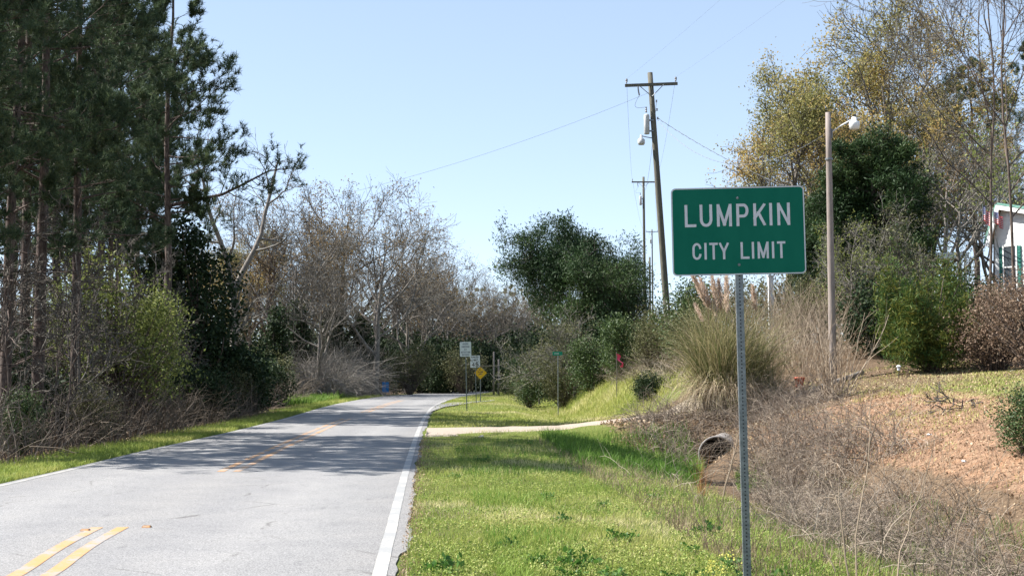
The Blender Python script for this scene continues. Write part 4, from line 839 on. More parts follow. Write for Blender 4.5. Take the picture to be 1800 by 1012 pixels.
# wires
def wire(a_, b_, sag, r, label, n=26, twist=0):
    a_, b_ = np.array(a_, float), np.array(b_, float); t = np.linspace(0, 1, n)[:, None]; P = a_ + (b_ - a_) * t - np.array((0, 0, sag)) * 4 * t * (1 - t); mb = MB(); mb.tube(P, r, 5)
    if twist:
        t2 = np.linspace(0, 1, n * 6)[:, None]; P2 = a_ + (b_ - a_) * t2 - np.array((0, 0, sag)) * 4 * t2 * (1 - t2); an = t2 * twist * 6.283
        mb.tube(P2 + np.concatenate([np.cos(an), an * 0, np.sin(an)], 1) * r * 2.2, r, 4)
    o = mb.build('power_line', M['wire']); tag(o, label, 'power line', 'overhead wires'); return o
wire(onp(top[2] - .95) + np.array((-.1, -.1, 0)), t5 + np.array((.15, 0, -.1)), 1.0, .006, 'long thin wire crossing the open sky from the leaning pole to the pines', 40)
for i_, nm in ((0, 'thin overhead wire between the crossarm ends nearer the road'), (1, 'thin overhead wire between the crossarm ends nearer the yard')):
    wire(e1[i_], e2[i_], 1.0, .006, nm); wire(e2[i_], e3[i_], 2.0, .009, nm.replace('thin', 'far thin')); wire(e1[i_], e0[i_], .8, .0022, nm.replace('thin overhead wire between', 'overhead wire leaving the leaning pole from'))
sv = onp(top[2] - 2.15) + np.array((.2, -.08, 0))
wire(sv, at(1720, 420, 50), .9, .008, 'twisted service cable dropping from the leaning pole toward the house', 30, 40)
wire(sv + np.array((0, 0, -.1)), tl + np.array((0, -.1, -.6)), 1.5, .006, 'sagging cable from the leaning pole to the yard lamp', 30, 40)
wire(onp(top[2] - 1.35) + np.array((.2, -.08, 0)), np.array((p2.location[0], 132, e2[0][2] - 1.2)), 1.0, .010, 'lower thin wire running on behind the cedar')
# wooden posts at the far verge
for px, y0, Y, lb in [(868, 618, 116, 'taller of the two pale wooden posts at the far verge'), (876.5, 631, 114, 'shorter of the two pale wooden posts at the far verge'), (902, 645, 118, 'thin dark post beside the leafy shrub at the far verge')]:
    t = at(px, y0, Y); g = tz(t[0], Y); o = thing('wooden_post', (t[0], Y, g - .1)); tag(o, lb, 'post'); mb = MB(); h_ = t[2] - g + .1
    mb.tube([(0, 0, 0), (.01, 0, h_ / 2), (0, 0, h_ - .03), (0, 0, h_)], [.085, .08, .075, .05], 9); mb.build('shaft', M['grey_pole'], o, True)
    mb = MB(); mb.lathe([(.09, 0), (.09, .04)], (0.005, 0, h_ * .8), 9); mb.build('band', M['galv'], o)

# ------------------------------------------------------------------ house, carport, shed, flags
M['siding'] = noisy('white_siding', (.72, .73, .72), (.82, .82, .80), 5, .6, .05)
M['teal'] = noisy('green_paint', (.025, .13, .105), (.04, .18, .145), 8, .5, .03)
M['roof_green'] = noisy('green_metal_roof', (.12, .26, .21), (.2, .36, .3), 4, .45, .05)
M['soffit'] = noisy('brown_soffit', (.22, .15, .10), (.32, .23, .16), 6, .8, .1)
M['pane'] = mat('window_glass', (.05, .06, .07), .08, 0, .6)
M['tin'] = noisy('pale_roof_edge', (.6, .64, .68), (.75, .78, .8), 6, .5, 0)
YHs = 48.0; hx = at(1752, 500, YHs)[0]; hg = tz(hx + 3, YHs) - .5; ze = at(1742, 412, YHs)[2]; zp = at(1763, 362, YHs)[2]
o = thing('house', (hx, YHs, hg), R(-55)); tag(o, 'white sided house with green roof and green shutter at the yard top', 'house')
ev, pk = ze - hg, zp - hg; xl = -.05; D = 9.0; Wd = 9.0; xp = .28
prof = [(xl, 0), (xl, ev), (xp, pk - .14), (Wd, pk - 2.2), (Wd, 0)]
n = len(prof); V = np.array([(x_, 0, z_) for x_, z_ in prof] + [(x_, D, z_) for x_, z_ in prof]); i = np.arange(n); j = (i + 1) % n
wall = build('wall', V, [(np.array([i]), 0), (np.array([i[::-1] + n]), 0), (np.stack([i, i + n, j + n, j], 1), 0)], M['siding'], parent=o)
for k_ in range(26):                                            # lap siding boards
    z_s = 1.35 + k_ * .17
    if z_s < pk - .45:
        x1_ = Wd if z_s < pk - 2.3 else np.interp(z_s, [pk - 2.2, pk - .14], [Wd, xp + .2]); x0_ = xl if z_s < ev - .1 else np.interp(z_s, [ev - .1, pk - .14], [xl, xp])
        mb = MB(); mb.box(((x0_ + x1_) / 2, -.012, z_s), (x1_ - x0_ - .02, .022, .15), rot=np.array(Matrix.Rotation(R(5), 3, 'X'))); mb.build('siding_board', M['siding'], wall)
mb = MB(); mb.box((Wd / 2, -.03, .6), (Wd, .05, 1.2)); mb.build('skirting', M['teal'], o)
def slab(name, a_, b_, t, y0, y1, m, parent):
    a_, b_ = np.array(a_), np.array(b_); d = nrm(b_ - a_); nn = np.array((-d[1], d[0])) * t
    q = np.array([a_, b_, b_ + nn, a_ + nn]); V = np.array([(x_, y0, z_) for x_, z_ in q] + [(x_, y1, z_) for x_, z_ in q])
    return build(name, V, [(np.array([(0,1,2,3),(7,6,5,4),(0,4,5,1),(1,5,6,2),(2,6,7,3),(3,7,4,0)]), 0)], m, parent=parent)
oh = -.3
rf = slab('roof', (-.26, ev - .35), (xp, pk), .07, oh, D + .5, M['roof_green'], o); slab('roof_slope', (xp, pk), (Wd + .5, pk - 2.3), .07, oh, D + .5, M['roof_green'], rf)
slab('fascia_board', (-.24, ev - .42), (xp - .01, pk - .03), -.16, oh - .03, oh + .02, M['siding'], rf); slab('fascia_board', (xp + .01, pk - .02), (Wd + .5, pk - 2.32), -.15, oh - .03, oh + .02, M['siding'], rf)
slab('soffit', (-.2, ev - .42), (xp - .02, pk - .12), -.03, oh + .03, -.02, M['soffit'], rf); slab('soffit', (xp + .02, pk - .12), (Wd + .4, pk - 2.4), -.03, oh + .03, -.02, M['soffit'], rf)
for xw in (.62, 3.6):
    mb = MB(); mb.box((xw, -.02, ev - 1.25), (.52, .09, 1.5)); wi = mb.build('window', M['pane'], o)
    mb = MB()
    for dx in (-.27, .27): mb.box((xw + dx, -.06, ev - 1.25), (.05, .05, 1.6))
    for dz in (-.78, 0, .78): mb.box((xw, -.065, ev - 1.25 + dz), (.58, .04, .05))
    mb.build('frame', M['siding'], wi)
    for s_ in (-1, 1):
        mb = MB(); mb.box((xw + s_ * .38, -.05, ev - 1.25), (.13, .04, 1.5))
        for k_ in range(12): mb.box((xw + s_ * .38, -.075, ev - 1.92 + k_ * .12), (.1, .012, .07))
        mb.build('shutter', M['teal'], o)
# carport
a0, a1 = at(1588, 448, 56), at(1702, 446, 56); g = tz(a0[0], 56) - .3; o = thing('carport', (a0[0], 56, g)); tag(o, 'low carport with pale flat roof edge behind the feathery shrub', 'carport')
w_ = a1[0] - a0[0]; h_ = a0[2] - g; mb = MB(); mb.box((w_ / 2, 2, h_), (w_, 4, .10)); r_ = mb.build('roof', M['tin'], o)
mb = MB(); mb.box((w_ / 2, -.03, h_ - .02), (w_ + .05, .04, .26)); mb.build('fascia', M['tin'], r_)
for x_ in (.1, w_ / 2, w_ - .1):
    for y_ in (.1, 3.9): mb = MB(); mb.box((x_, y_, h_ / 2 - .05), (.09, .09, h_ - .1)); mb.build('post', M['siding'], o)
# grey roofed shed on the bank
c = at(1112, 556, 92); g = tz(c[0], 92) - .3; o = thing('garden_shed', (c[0], 92, g)); tag(o, 'small pale shed with grey roof seen over the bank beside the cedar', 'shed'); h_ = at(1112, 562, 92)[2] - g
mb = MB(); mb.box((0, 0, h_ / 2), (1.3, 2.0, h_)); wl_ = mb.build('wall', M['siding'], o)
M['grey_roof'] = noisy('grey_shingle', (.26, .26, .27), (.38, .38, .39), 12, .9, .2)
r_ = slab('roof', (-.68, h_ - .05), (0.72, h_ + .45), .06, -1.1, 1.1, M['grey_roof'], o); mb = MB(); mb.box((-.69, -1.06, h_ + .12), (.12, .08, .5)); mb.build('corner_trim', M['siding'], o)
mb = MB(); mb.box((0, -1.02, h_ / 2), (.7, .04, h_ * .8)); dd = mb.build('door', M['grey_roof'], o)
# white post on the hill
c = at(1354.5, 486, 58); g = tz(c[0], 58); o = thing('white_post', (c[0], 58, g - .1)); tag(o, 'white square post showing under the edge of the green sign', 'post'); h_ = c[2] - g + .1
mb = MB(); mb.box((0, 0, h_ / 2), (.22, .22, h_)); mb.build('shaft', M['siding'], o); mb = MB(); mb.box((0, 0, h_ + .03), (.28, .28, .06)); mb.build('cap', M['siding'], o)
# flags hanging by the house
M['flag_red'] = mat('flag_red', (.55, .035, .05), .8); M['flag_white'] = mat('flag_white', (.75, .74, .74), .8); M['flag_blue'] = mat('flag_blue', (.04, .06, .25), .8)
def flag(px, py, Y, w, h, label, seed, pole_to):
    rg = np.random.default_rng(seed); c = at(px, py, Y); o = thing('flag', c); tag(o, label, 'flag', 'flags by the house'); nx_ = 14
    u = np.linspace(0, 1, nx_ + 1); xs = u * w; ys = .12 * np.sin(u * 9 + seed) * u ** .5; sag = -.55 * h * u ** 1.4
    for k_ in range(13):
        z0, z1 = -h * k_ / 13, -h * (k_ + 1) / 13; i0 = 6 if k_ < 7 else 0
        sl2 = slice(i0, None); V = np.vstack([np.c_[xs, ys, sag + z0][sl2], np.c_[xs, ys + .01, sag + z1][sl2]]); m_ = nx_ + 1 - i0; i = np.arange(nx_ - i0)
        build('stripe', V, [(np.stack([i, i + m_, i + m_ + 1, i + 1], 1), 0)], M['flag_red' if k_ % 2 == 0 else 'flag_white'], parent=o)
    V = np.vstack([np.c_[xs, ys, sag][:7], np.c_[xs, ys + .01, sag - h * 7 / 13][:7]]); i = np.arange(0, 6); m_ = 7
    ct = build('canton', V, [(np.stack([i, i + m_, i + m_ + 1, i + 1], 1), 0)], M['flag_blue'], parent=o)
    sm = MB()
    for a_ in range(5):
        for b_ in range(4): uu = (.05 + .4 * (a_ + .5) / 5); sm.box((uu * w, np.interp(uu, u, ys) - .012, np.interp(uu, u, sag) - h * 7 / 13 * (b_ + .5) / 4), (.03, .004, .03))
    tag(sm.build('stars', M['flag_white'], ct), kind='stuff')
    e = np.array(pole_to) - c; mb = MB(); mb.tube([np.array((-.02, 0, .08)), np.array((-.02, 0, -h)), ], .014, 6); mb.tube([np.array((-.02, 0, -h * .9)), e], .014, 6); mb.build('flag_staff', M['galv'], o)
flag(1747, 371, 46.5, .30, .42, 'striped flag hanging limp closest to the house eave', 1, (hx + .05, 47.9, ev + hg - .5))
flag(1728, 363, 47.0, .22, .5, 'second striped flag with blue canton hanging behind the bare trunk', 3, (hx + .05, 47.9, ev + hg - .8))

# ------------------------------------------------------------------ culvert, pampas grass, canes
pc_ = at(1262, 795, 34.6); g = tz(pc_[0], 35.2); o = thing('culvert_pipe', (pc_[0] - .05, 34.4, -.36), rot=(0, 0, R(-14))); tag(o, 'round corrugated metal culvert pipe mouth under the drive', 'culvert')
t = np.arange(0, 6.5, .034); k_ = 28; a_ = np.arange(k_) * 2 * math.pi / k_
rr = .47 + .012 * np.sin(t / .068 * 2 * math.pi)
def shell(rad):
    V = np.concatenate([np.stack([r_ * np.cos(a_), np.full(k_, y_), r_ * np.sin(a_)], 1) for r_, y_ in zip(rad, t)]); i = np.arange(k_); j = (i + 1) % k_
    return V, np.concatenate([np.stack([q * k_ + i, q * k_ + j, (q + 1) * k_ + j, (q + 1) * k_ + i], 1) for q in range(len(t) - 1)])
M['rusty'] = noisy('rusty_steel', (.16, .14, .13), (.36, .34, .32), 5, .7, .2, metal=.3, c3=(.3, .17, .1))
V, F = shell(rr); build('pipe_wall', V, [(F, 0)], M['rusty'], parent=o, smoothf=True)
mb = MB(); mb.lathe([(.448, 0), (.448, -.02), (.50, -.02), (.50, .03)], k=28, axis='y', cap=False); mb.build('rim', M['rusty'], o, True); mb = MB(); mb.lathe([(.02, 6.2), (.455, 6.2), (.455, 6.25)], k=24, axis='y'); mb.build('sky_block_plate', M['brown_bark'], o)  # dark plate added to keep sky light out of the pipe's far end

def blade_ribbons(rng, n, base, spread, ln, w, lean, grav, seg=8, width_prof=None):
    a_ = rng.random(n) * 6.283; b_ = np.array(base) + np.stack([np.cos(a_) * spread * rng.random(n), np.sin(a_) * spread * rng.random(n), np.zeros(n)], 1)
    a2 = a_ + rng.normal(size=n) * .5; le = lean * rng.random(n) ** .8; d = nrm(np.stack([np.cos(a2) * le, np.sin(a2) * le, np.ones(n)], 1)); l = ln * (.55 + .55 * rng.random(n)); pts = [b_]; p = b_
    for q in range(seg):
        d = nrm(d + np.array((0, 0, -grav)) * (q / seg) ** .7 * 1.4 + rng.normal(size=d.shape) * .08); p = p + d * (l / seg)[:, None]; pts.append(p)
    P = np.stack(pts, 1); sd = nrm(np.cross(P[:, -1] - P[:, 0], rng.normal(size=(n, 3)) * .6 + np.array((0, 0, 1.0))))
    wp = (w * np.linspace(1, .12, seg + 1))[None, :, None]
    V = np.stack([P - sd[:, None] * wp / 2, P + sd[:, None] * wp / 2], 2).reshape(-1, 3)
    i = np.arange(seg) * 2; F = np.stack([i, i + 1, i + 3, i + 2], 1); F = (F[None] + (np.arange(n) * (seg + 1) * 2)[:, None, None]).reshape(-1, 4)
    return V, F, np.repeat(np.clip(.5 * rng.random(n) + .5 * rng.random(n), 0, 1), (seg + 1) * 2), P
pg = spot(1262, 39.0); o = thing('pampas_grass', pg); tag(o, 'big arching clump of pampas grass with cream plumes above the culvert', 'pampas grass')
rg = np.random.default_rng(8); mb = MB()
for (bx_, by_), nn, ln_ in (((.0, 0), 1200, 3.1), ((.8, .3), 900, 2.9), ((1.45, .2), 260, 2.0), ((.35, -.3), 420, 1.8)):
    V, F, tn, _ = blade_ribbons(rg, nn, (bx_, by_, 0), .4, ln_ * 1.15, .024, .36, .22); mb.add(V, F, 0, np.clip(.02 + tn, 0, 1)); V, F, tn, _ = blade_ribbons(rg, nn // 2, (bx_, by_, 0), .35, ln_ * .8, .022, .7, .6); mb.add(V, F, 0, np.clip(.2 + tn, 0, 1))
mb.build('leaves', M['pampas'], o, tone=True)
mb = MB(); V, F, tn, _ = blade_ribbons(rg, 900, (.2, -.3, .5), .9, 1.5, .02, 1.6, .7); mb.add(V, F, 0, .6 + .4 * tn); mb.build('dead_leaves', M['dry'], o, tone=True)
for (x0_, y0_, x1_, y1_, ps) in [(1245, 540, 1218, 486, .9), (1252, 545, 1232, 492, .85), (1262, 548, 1252, 486, 1.0), (1268, 550, 1263, 492, .9), (1278, 548, 1277, 488, 1.0), (1328, 545, 1323, 505, .8), (1236, 565, 1222, 535, .6), (1258, 555, 1257, 520, .7), (1242, 530, 1227, 498, .7)]:
    b_ = at(x0_, y0_, 39 + rg.normal() * .3) - pg; e = at(x1_, y1_, 39 + rg.normal() * .3) - pg
    st = MB(); st.tube([np.array((b_[0] * .4 + .1, b_[1] * .4, .2)), b_ * .6, b_, e], [.012, .01, .008, .004], 5); so_ = st.build('plume_stalk', M['dry'], o, tone=True)
    k2 = 420; tt = rg.random(k2); ax = b_ + (e - b_) * tt[:, None]; wd = .10 * ps * np.sin(np.clip(tt * .92 + .08, 0, 1) * math.pi) ** .6
    dr = nrm(nrm(e - b_)[None] * 1.5 + rg.normal(size=(k2, 3)) * .55); l_ = .20 * ps * (.6 + .6 * rg.random(k2))[:, None]; c_ = ax + rg.normal(size=(k2, 3)) * wd[:, None] * .45; s_ = nrm(np.cross(dr, rg.normal(size=(k2, 3)))) * .011
    V = np.stack([c_ - s_, c_ + s_, c_ + dr * l_], 1).reshape(-1, 3); build('plume', V, [(np.arange(k2 * 3).reshape(k2, 3), 0)], M['plume'], np.repeat(rg.random(k2), 3), so_)

def canes(name, loc, n, ln, spread, lean, r, m, label, cat, seed, sub=3, grav=-.01):
    rg = np.random.default_rng(seed); o = thing(name, loc); tag(o, label, cat); a_ = rg.random(n) * 6.283
    p = np.stack([np.cos(a_) * spread * rg.random(n), np.sin(a_) * spread * rg.random(n), np.full(n, -.1)], 1); d = nrm(np.stack([np.cos(a_) * lean * rg.random(n), np.sin(a_) * lean * rg.random(n), np.ones(n)], 1)); l = ln * (.5 + .6 * rg.random(n)); pts = [p]
    for q in range(7): d = nrm(d + rg.normal(size=d.shape) * .11 + np.array((0, 0, -grav))); p = p + d * (l / 7)[:, None]; pts.append(p)
    P = np.stack(pts, 1); Rd = np.tile(np.linspace(1, .3, 8), (n, 1)) * r * (.6 + .7 * rg.random((n, 1))); tn = rg.random(n)
    mb = MB(); addtubes(mb, P, Rd, 5, 0, np.repeat(.35 + .65 * tn, 40)); tag(mb.build('canes', m, o, tone=True), kind='stuff')
    if sub: mb = MB(); C, Cr, Cl = grow(rg, P, Rd, l, sub, .35, 1, (15, 45), .3, 4, .1, .05, .7); addtubes(mb, C, Cr, 3, 0, np.repeat(np.repeat(.3 + .7 * tn, sub), 12)); tag(mb.build('twigs', m, o, tone=True), kind='stuff')
    return o
M['cane'] = leafm('cane', [(.13, .098, .07), (.27, .21, .15), (.44, .36, .27)], 0, .8)
canes('crape_myrtle', spot(1470, 36.5), 46, 2.6, .32, .62, .017, M['cane'], 'vase shaped clump of bare tan canes before the lamp pole', 'shrub', 1, 4)
for px, Y, nn, ln_, lb in [(1400, 43, 110, 2.7, 'thick stand of bare tan canes behind the log edging'), (1350, 46, 100, 2.8, 'stand of bare canes behind the pampas grass'), (1440, 47, 90, 2.8, 'stand of bare canes behind the lamp pole'), (1510, 45, 80, 2.6, 'stand of bare canes under the dark cedar'), (1385, 52, 90, 3.0, 'tall bare canes on the hill under the green sign')]:
    canes('cane_clump', spot(px, Y), nn, ln_, 1.6, .8, .011, M['cane'], lb, 'shrub', int(px), 4)

# ------------------------------------------------------------------ small yard things
# log edging
a0 = spot(1392, 38.5); a1 = spot(1516, 40.5); mb = MB(); tt = np.linspace(0, 1, 9)[:, None]; P = a0 + (a1 - a0) * tt; P[:, 2] = terrain(P[:, 0], P[:, 1]) + .05; mb.tube(P, [.10, .11, .1, .1, .09, .1, .09, .085, .08], 9)
o = thing('edging_log', a0); lg = mb.build('log', M['grey_bark'], None, True); lg.data.transform(Matrix.Translation(-Vector(a0))); lg.parent = o; tag(o, 'long fallen log edging the bed behind the bare cane clump', 'log')
mb = MB(); mb.lathe([(.11, -.006), (.10, .0)], k=9, axis='x'); e_ = mb.build('cut_end', M['pale_bark'], o); e_.location = Vector(P[0] - a0) + Vector((-.006, 0, 0))
# orange wire cylinder by the canes
M['orange'] = mat('orange_plastic', (.62, .10, .03), .5); g0 = spot(1405, 40.3); o = thing('orange_plant_pot', g0); tag(o, 'orange plastic pot beside the log and bare canes', 'plant pot')
mb = MB(); mb.lathe([(.10, -.03), (.15, .3), (.17, .3), (.17, .36), (.14, .36), (.12, .1)], k=14, cap=False); mb.build('pot', M['orange'], o, True); mb = MB(); mb.lathe([(.01, .25), (.13, .26), (.13, .28)], k=14); mb.build('soil', M['brown_bark'], o)
# path light
g0 = spot(1580, 38); o = thing('path_light', g0); tag(o, 'little solar path light on the lawn edge before the feathery shrub', 'garden light'); mb = MB(); mb.tube([(0, 0, -.1), (0, 0, .25)], .012, 6); mb.build('stake', M['black'], o)
mb = MB(); mb.lathe([(.04, .25), (.045, .34), (.07, .35), (.075, .37), (.02, .41)], k=12); mb.build('lamp_cap', M['sheet_white'], o)
# stake with a pink ribbon
M['pink'] = mat('pink_ribbon', (.75, .06, .17), .7); g0 = spot(1084, 58.5); tp = at(1080, 620, 58.5); o = thing('survey_stake', g0); tag(o, 'survey stake with a fluttering pink ribbon on the grass bank', 'stake'); h_ = tp[2] - g0[2]
mb = MB(); mb.box((0, 0, h_ / 2), (.04, .02, h_ + .1)); mb.build('stake', M['grey_pole'], o)
z = np.linspace(0, 1, 14); mb = MB(); xx = .02 + .26 * z + .06 * np.sin(z * 11); zz = h_ - .05 - .58 * z; w2 = .055 + .03 * np.sin(z * 7); P = np.stack([xx, -.03 + .05 * np.sin(z * 6), zz], 1)
V = np.concatenate([P - np.array((1, 0, 0)) * w2[:, None], P + np.array((1, .3, 0)) * w2[:, None]]); i = np.arange(13); build('ribbon', V, [(np.stack([i, i + 14, i + 15, i + 1], 1), 0)], M['pink'], parent=o)
# raised road markers
M['amber'] = mat('amber_marker', (.30, .15, .06), .35)
for (px, py), lb in (((150, 932), 'amber raised road marker on the far side of the double yellow line'), ((258, 926), 'amber raised road marker past the end of the double yellow line')):
    q = flat(px, py, .012); o = thing('road_marker', (q[0], q[1], .012), R(4)); tag(o, lb, 'road marker'); mb = MB()
    mb.add([(-.05, -.05, 0), (.05, -.05, 0), (.05, .05, 0), (-.05, .05, 0), (-.04, -.02, .02), (.04, -.02, .02), (.04, .02, .02), (-.04, .02, .02)], [(4, 5, 6, 7), (0, 1, 5, 4), (1, 2, 6, 5), (2, 3, 7, 6), (3, 0, 4, 7)]); mb.build('marker_body', M['amber'], o)
    mb = MB(); mb.add([(-.036, -.047, .004), (.036, -.047, .004), (.034, -.024, .0195), (-.034, -.024, .0195)], [(0, 1, 2, 3)]); mb.build('reflector', M['yellow_worn'], o)
# stones and litter
M['stone'] = noisy('pale_stone', (.35, .32, .29), (.55, .52, .48), 9, .9, .3)
def stone(px, py, Y, r, label, m='stone', seed=0, cat='stone', name='stone', fl=.6):
    rg = np.random.default_rng(seed); c = spot(px, Y); mb = MB(); mb.lathe([(.3 * r, -.3 * r), (.9 * r, 0), (r, .3 * r * fl), (.75 * r, .7 * r * fl), (.2 * r, .9 * r * fl)], k=8); V = mb.V[0]; V += rg.normal(size=V.shape) * .12 * r
    o = mb.build(name, M[m], None, False); o.location = c; tag(o, label, cat)
stone(1710, 0, 37, .10, 'pale stone at the foot of the reddish bush', seed=1); stone(1781, 0, 37, .12, 'tan stone on the lawn edge below the reddish bush', seed=2)
stone(1632, 0, 25, .05, 'white paper scrap lying on the clay bank', 'sheet_white', 3, 'litter', 'paper_scrap', .4); stone(1692, 0, 21.5, .055, 'white paper scrap caught in the brambles', 'sheet_white', 4, 'litter', 'paper_scrap', .4)
stone(846, 0, 37.0, .08, 'pale stone on the gravel drive edge', seed=5)
# dug root on the clay bank
rt_ = broad(71, .9, .035, .4, 6, .7, (60, 100), -.05, None, 0, bark='brown_bark', twig='twig', n2=4, n3=3, n4=2, t0=.1)
plant('dead_stump', rt_, spot(1690, 27), 'dark dead root stump sprawling on the bare clay bank', 'stump')

# ------------------------------------------------------------------ brambles
rng = np.random.default_rng(90)
def patch(rng, n, pxa, pxb, ya, yb):
    p = pxa + (pxb - pxa) * rng.random(n); y = ya + (yb - ya) * rng.random(n) ; return (p - 900) / FOC * y, y
n = 5600; y = 11.2 + 14 * rng.random(n); s = 4.0 + 4.0 * rng.random(n) ** .8 + .8 * (vnoise(y * .6, y * 0, 3) - .5); x = Xr(y) + s
keep = (rng.random(n) < np.clip((s - 4.7) / 1.5, .05, 1)) & ~((np.abs(x - .1565 * y) < .75) & (y > 19)) & (rng.random(n) < np.clip(3.2 * (vnoise(x * .9, y * .9, 19) - .22), .06, 1)) & (rng.random(n) < np.clip((y - 9.5) / 6, .25, 1)); x, y = x[keep], y[keep]
thicket('bramble_thicket', 11, x, y, .25 + .95 * rng.random(len(x)), .0052, M['bramble'], 'tangle of grey brown leafless brambles filling the ditch', 'brambles', n=8, lean=1.2, jit=.26, grav=.2, sub=3, lo=.05, hi=1)
n = 1700; y = 24 + 10.5 * rng.random(n); x = Xr(y) + 6.4 + 3.0 * rng.random(n); k = ~((x / y * FOC > 308) & (x / y * FOC < 400) & (rng.random(n) < .93)); k = ~((np.abs(x - .1565 * y) < .8) & (rng.random(n) < .94)); x, y = x[k], y[k]; n = len(x)
thicket('bramble_thicket', 12, x, y, .5 + 1.5 * rng.random(n), .007, M['bramble'], 'darker bramble tangle round the culvert mouth and pampas foot', 'brambles', n=8, lean=1.0, jit=.26, grav=.2, sub=3, lo=0, hi=.85)
n = 1500; y = 36 + 4 * rng.random(n); x = 3.6 + 5.4 * rng.random(n); k = ~((np.abs(x - PX - (y - PY) * math.tan(PA)) < .6) & (terrain(x, y) < .2)); x, y = x[k], y[k]; n = len(x)
thicket('bramble_thicket', 13, x, y, .35 + 1.0 * rng.random(n), .008, M['bramble'], 'dry tangle on the drive embankment beside the pampas grass', 'brambles', n=7, lean=1.0, jit=.25, grav=.22, sub=3, lo=.05, hi=.9)
n = 2600; y = 48 + 24 * rng.random(n); x = Xr(y) + 9.2 + 5 * rng.random(n)
thicket('bank_scrub', 14, x, y, .4 + 1.3 * rng.random(n), .012, M['bramble'], 'dry grey scrub on the bank beyond the drive', 'scrub', n=6, lean=.8, jit=.24, grav=.2, sub=3, lo=.1, hi=1)
# single dead weed stalks in front of the brambles
def stalk(pts, r, label, seed):
    rg = np.random.default_rng(seed); P = np.array(pts); b = P[0].copy(); o = thing('dead_weed_stalk', b); tag(o, label, 'weed', 'dead weed stalks before the brambles'); q = P - b
    P2 = np.stack([np.interp(np.linspace(0, 1, 12), np.linspace(0, 1, len(q)), q[:, k]) for k in range(3)], 1) + np.r_[np.zeros((1, 3)), rg.normal(size=(11, 3)) * .008]
    mb = MB(); mb.tube(P2, np.linspace(r, r * .3, 12), 6); mb.build('stem', M['cane'], o, tone=True)
    C, Cr, Cl = grow(rg, P2[None], np.linspace(r, r * .3, 12)[None], np.array([1.2]), 9, .35, 1, (20, 55), .28, 5, .12, .06, .55); D, Dr, _ = grow(rg, C, Cr, Cl, 2, .4, 1, (25, 55), .4, 3, .1, .04, .7)
    mb = MB(); addtubes(mb, C, Cr, 4, 0, .4); addtubes(mb, D, Dr, 3, 0, .4); tag(mb.build('twigs', M['cane'], o, tone=True), kind='stuff')
def gp(px, py, Y): return at(px, py, Y)
for pts, lb, sd in [([(1496, 10.2), (1478, 900, 10.3), (1462, 850, 10.4), (1448, 820, 10.5)], 'slim dead weed stalk leaning toward the sign post', 1), ([(1494, 10.6), (1512, 900, 10.7), (1526, 820, 10.8), (1530, 740, 10.9), (1533, 690, 11)], 'tall upright dead weed stalk rising over the brambles', 2), ([(1555, 9.7), (1590, 935, 10), (1612, 880, 10.1), (1640, 800, 10.2)], 'forked dead weed stalk leaning away from the sign', 3), ([(1790, 11.0), (1740, 905, 11), (1725, 895, 11), (1690, 880, 11)], 'dead cane arching low over the ditch grass', 4), ([(1655, 14.5), (1690, 900, 14.5), (1735, 850, 14.5), (1770, 790, 14.6)], 'long slanting dead cane crossing the brambles', 5), ([(1265, 24), (1290, 800, 24), (1305, 740, 24)], 'thin dead weed beside the culvert mouth', 6), ([(1200, 34.8), (1190, 800, 34.8), (1185, 765, 34.8)], 'dark dead weed clump stem beside the culvert', 7)]:
    P = [spot(pts[0][0], pts[0][1], -.05)] + [gp(*q) for q in pts[1:]]; stalk(P, .008 if pts[0][1] < 20 else .02, lb, sd)

# ------------------------------------------------------------------ grass
def blades(rng, x, y, h, w, seg2=True, lean=.5, zoff=-.01):
    n = len(x); b = np.stack([x, y, terrain(x, y) + zoff], 1); a_ = rng.random(n) * 6.283; le = lean * rng.random(n); d = nrm(np.stack([np.cos(a_) * le, np.sin(a_) * le, np.ones(n)], 1)); f = rng.random(n) * 6.283
    sd = np.stack([np.cos(f), np.sin(f), np.zeros(n)], 1) * (w / 2)[:, None]; m_ = b + d * (h * .55)[:, None]; d2 = nrm(d + np.stack([np.cos(a_) * le, np.sin(a_) * le, -.25 * np.ones(n)], 1)); t = m_ + d2 * (h * .5)[:, None]
    V = np.stack([b - sd, b + sd, m_ + sd * .8, m_ - sd * .8, t], 1).reshape(-1, 3); i = np.arange(n) * 5
    return V, np.stack([i, i + 1, i + 2, i + 3], 1), np.stack([i + 3, i + 2, i + 4], 1)
def grass(name, seed, x, y, hfun, w, m, label, lo=0, hi=1, lean=.6):
    rg = np.random.default_rng(seed); h = hfun(x, y) * (.5 + .8 * rg.random(len(x))); V, F4, F3 = blades(rg, x, y, h, w * (.6 + .8 * rg.random(len(x))), lean=lean)
    tn = lo + (hi - lo) * np.clip(.45 * rg.random(len(x)) + .75 * vnoise(x * 1.1, y * 1.1, seed) * vnoise(x * .35 + 9, y * .35, seed + 1) * 1.6, 0, 1)
    o = build(name, V, [(F4, 0), (F3, 0)], m, np.repeat(tn, 5)); tag(o, label, 'grass', kind='stuff'); return o
rg = np.random.default_rng(101)
def ydist(n, a_, b_, p): u = rg.random(n); e = 1 - p; return (a_ ** e + (b_ ** e - a_ ** e) * u) ** (1 / e)
def offdrive(x, y): cyy = np.interp(x, [-3, 0, 5, 9, 15], [39.5, 41.5, 43.8, 44.5, 44.5]); hww = np.interp(x, [-3, -1, 2, 15], [3.2, 2.2, 1.6, 1.5]); return np.abs(y - cyy) > hww * (.9 + .25 * vnoise(x * 2, y * 2, 4))
n = 150000; y = ydist(n, 7.5, 40, 1.9); s = .08 + 6.2 * rg.random(n); x = Xr(y) + .12 + s
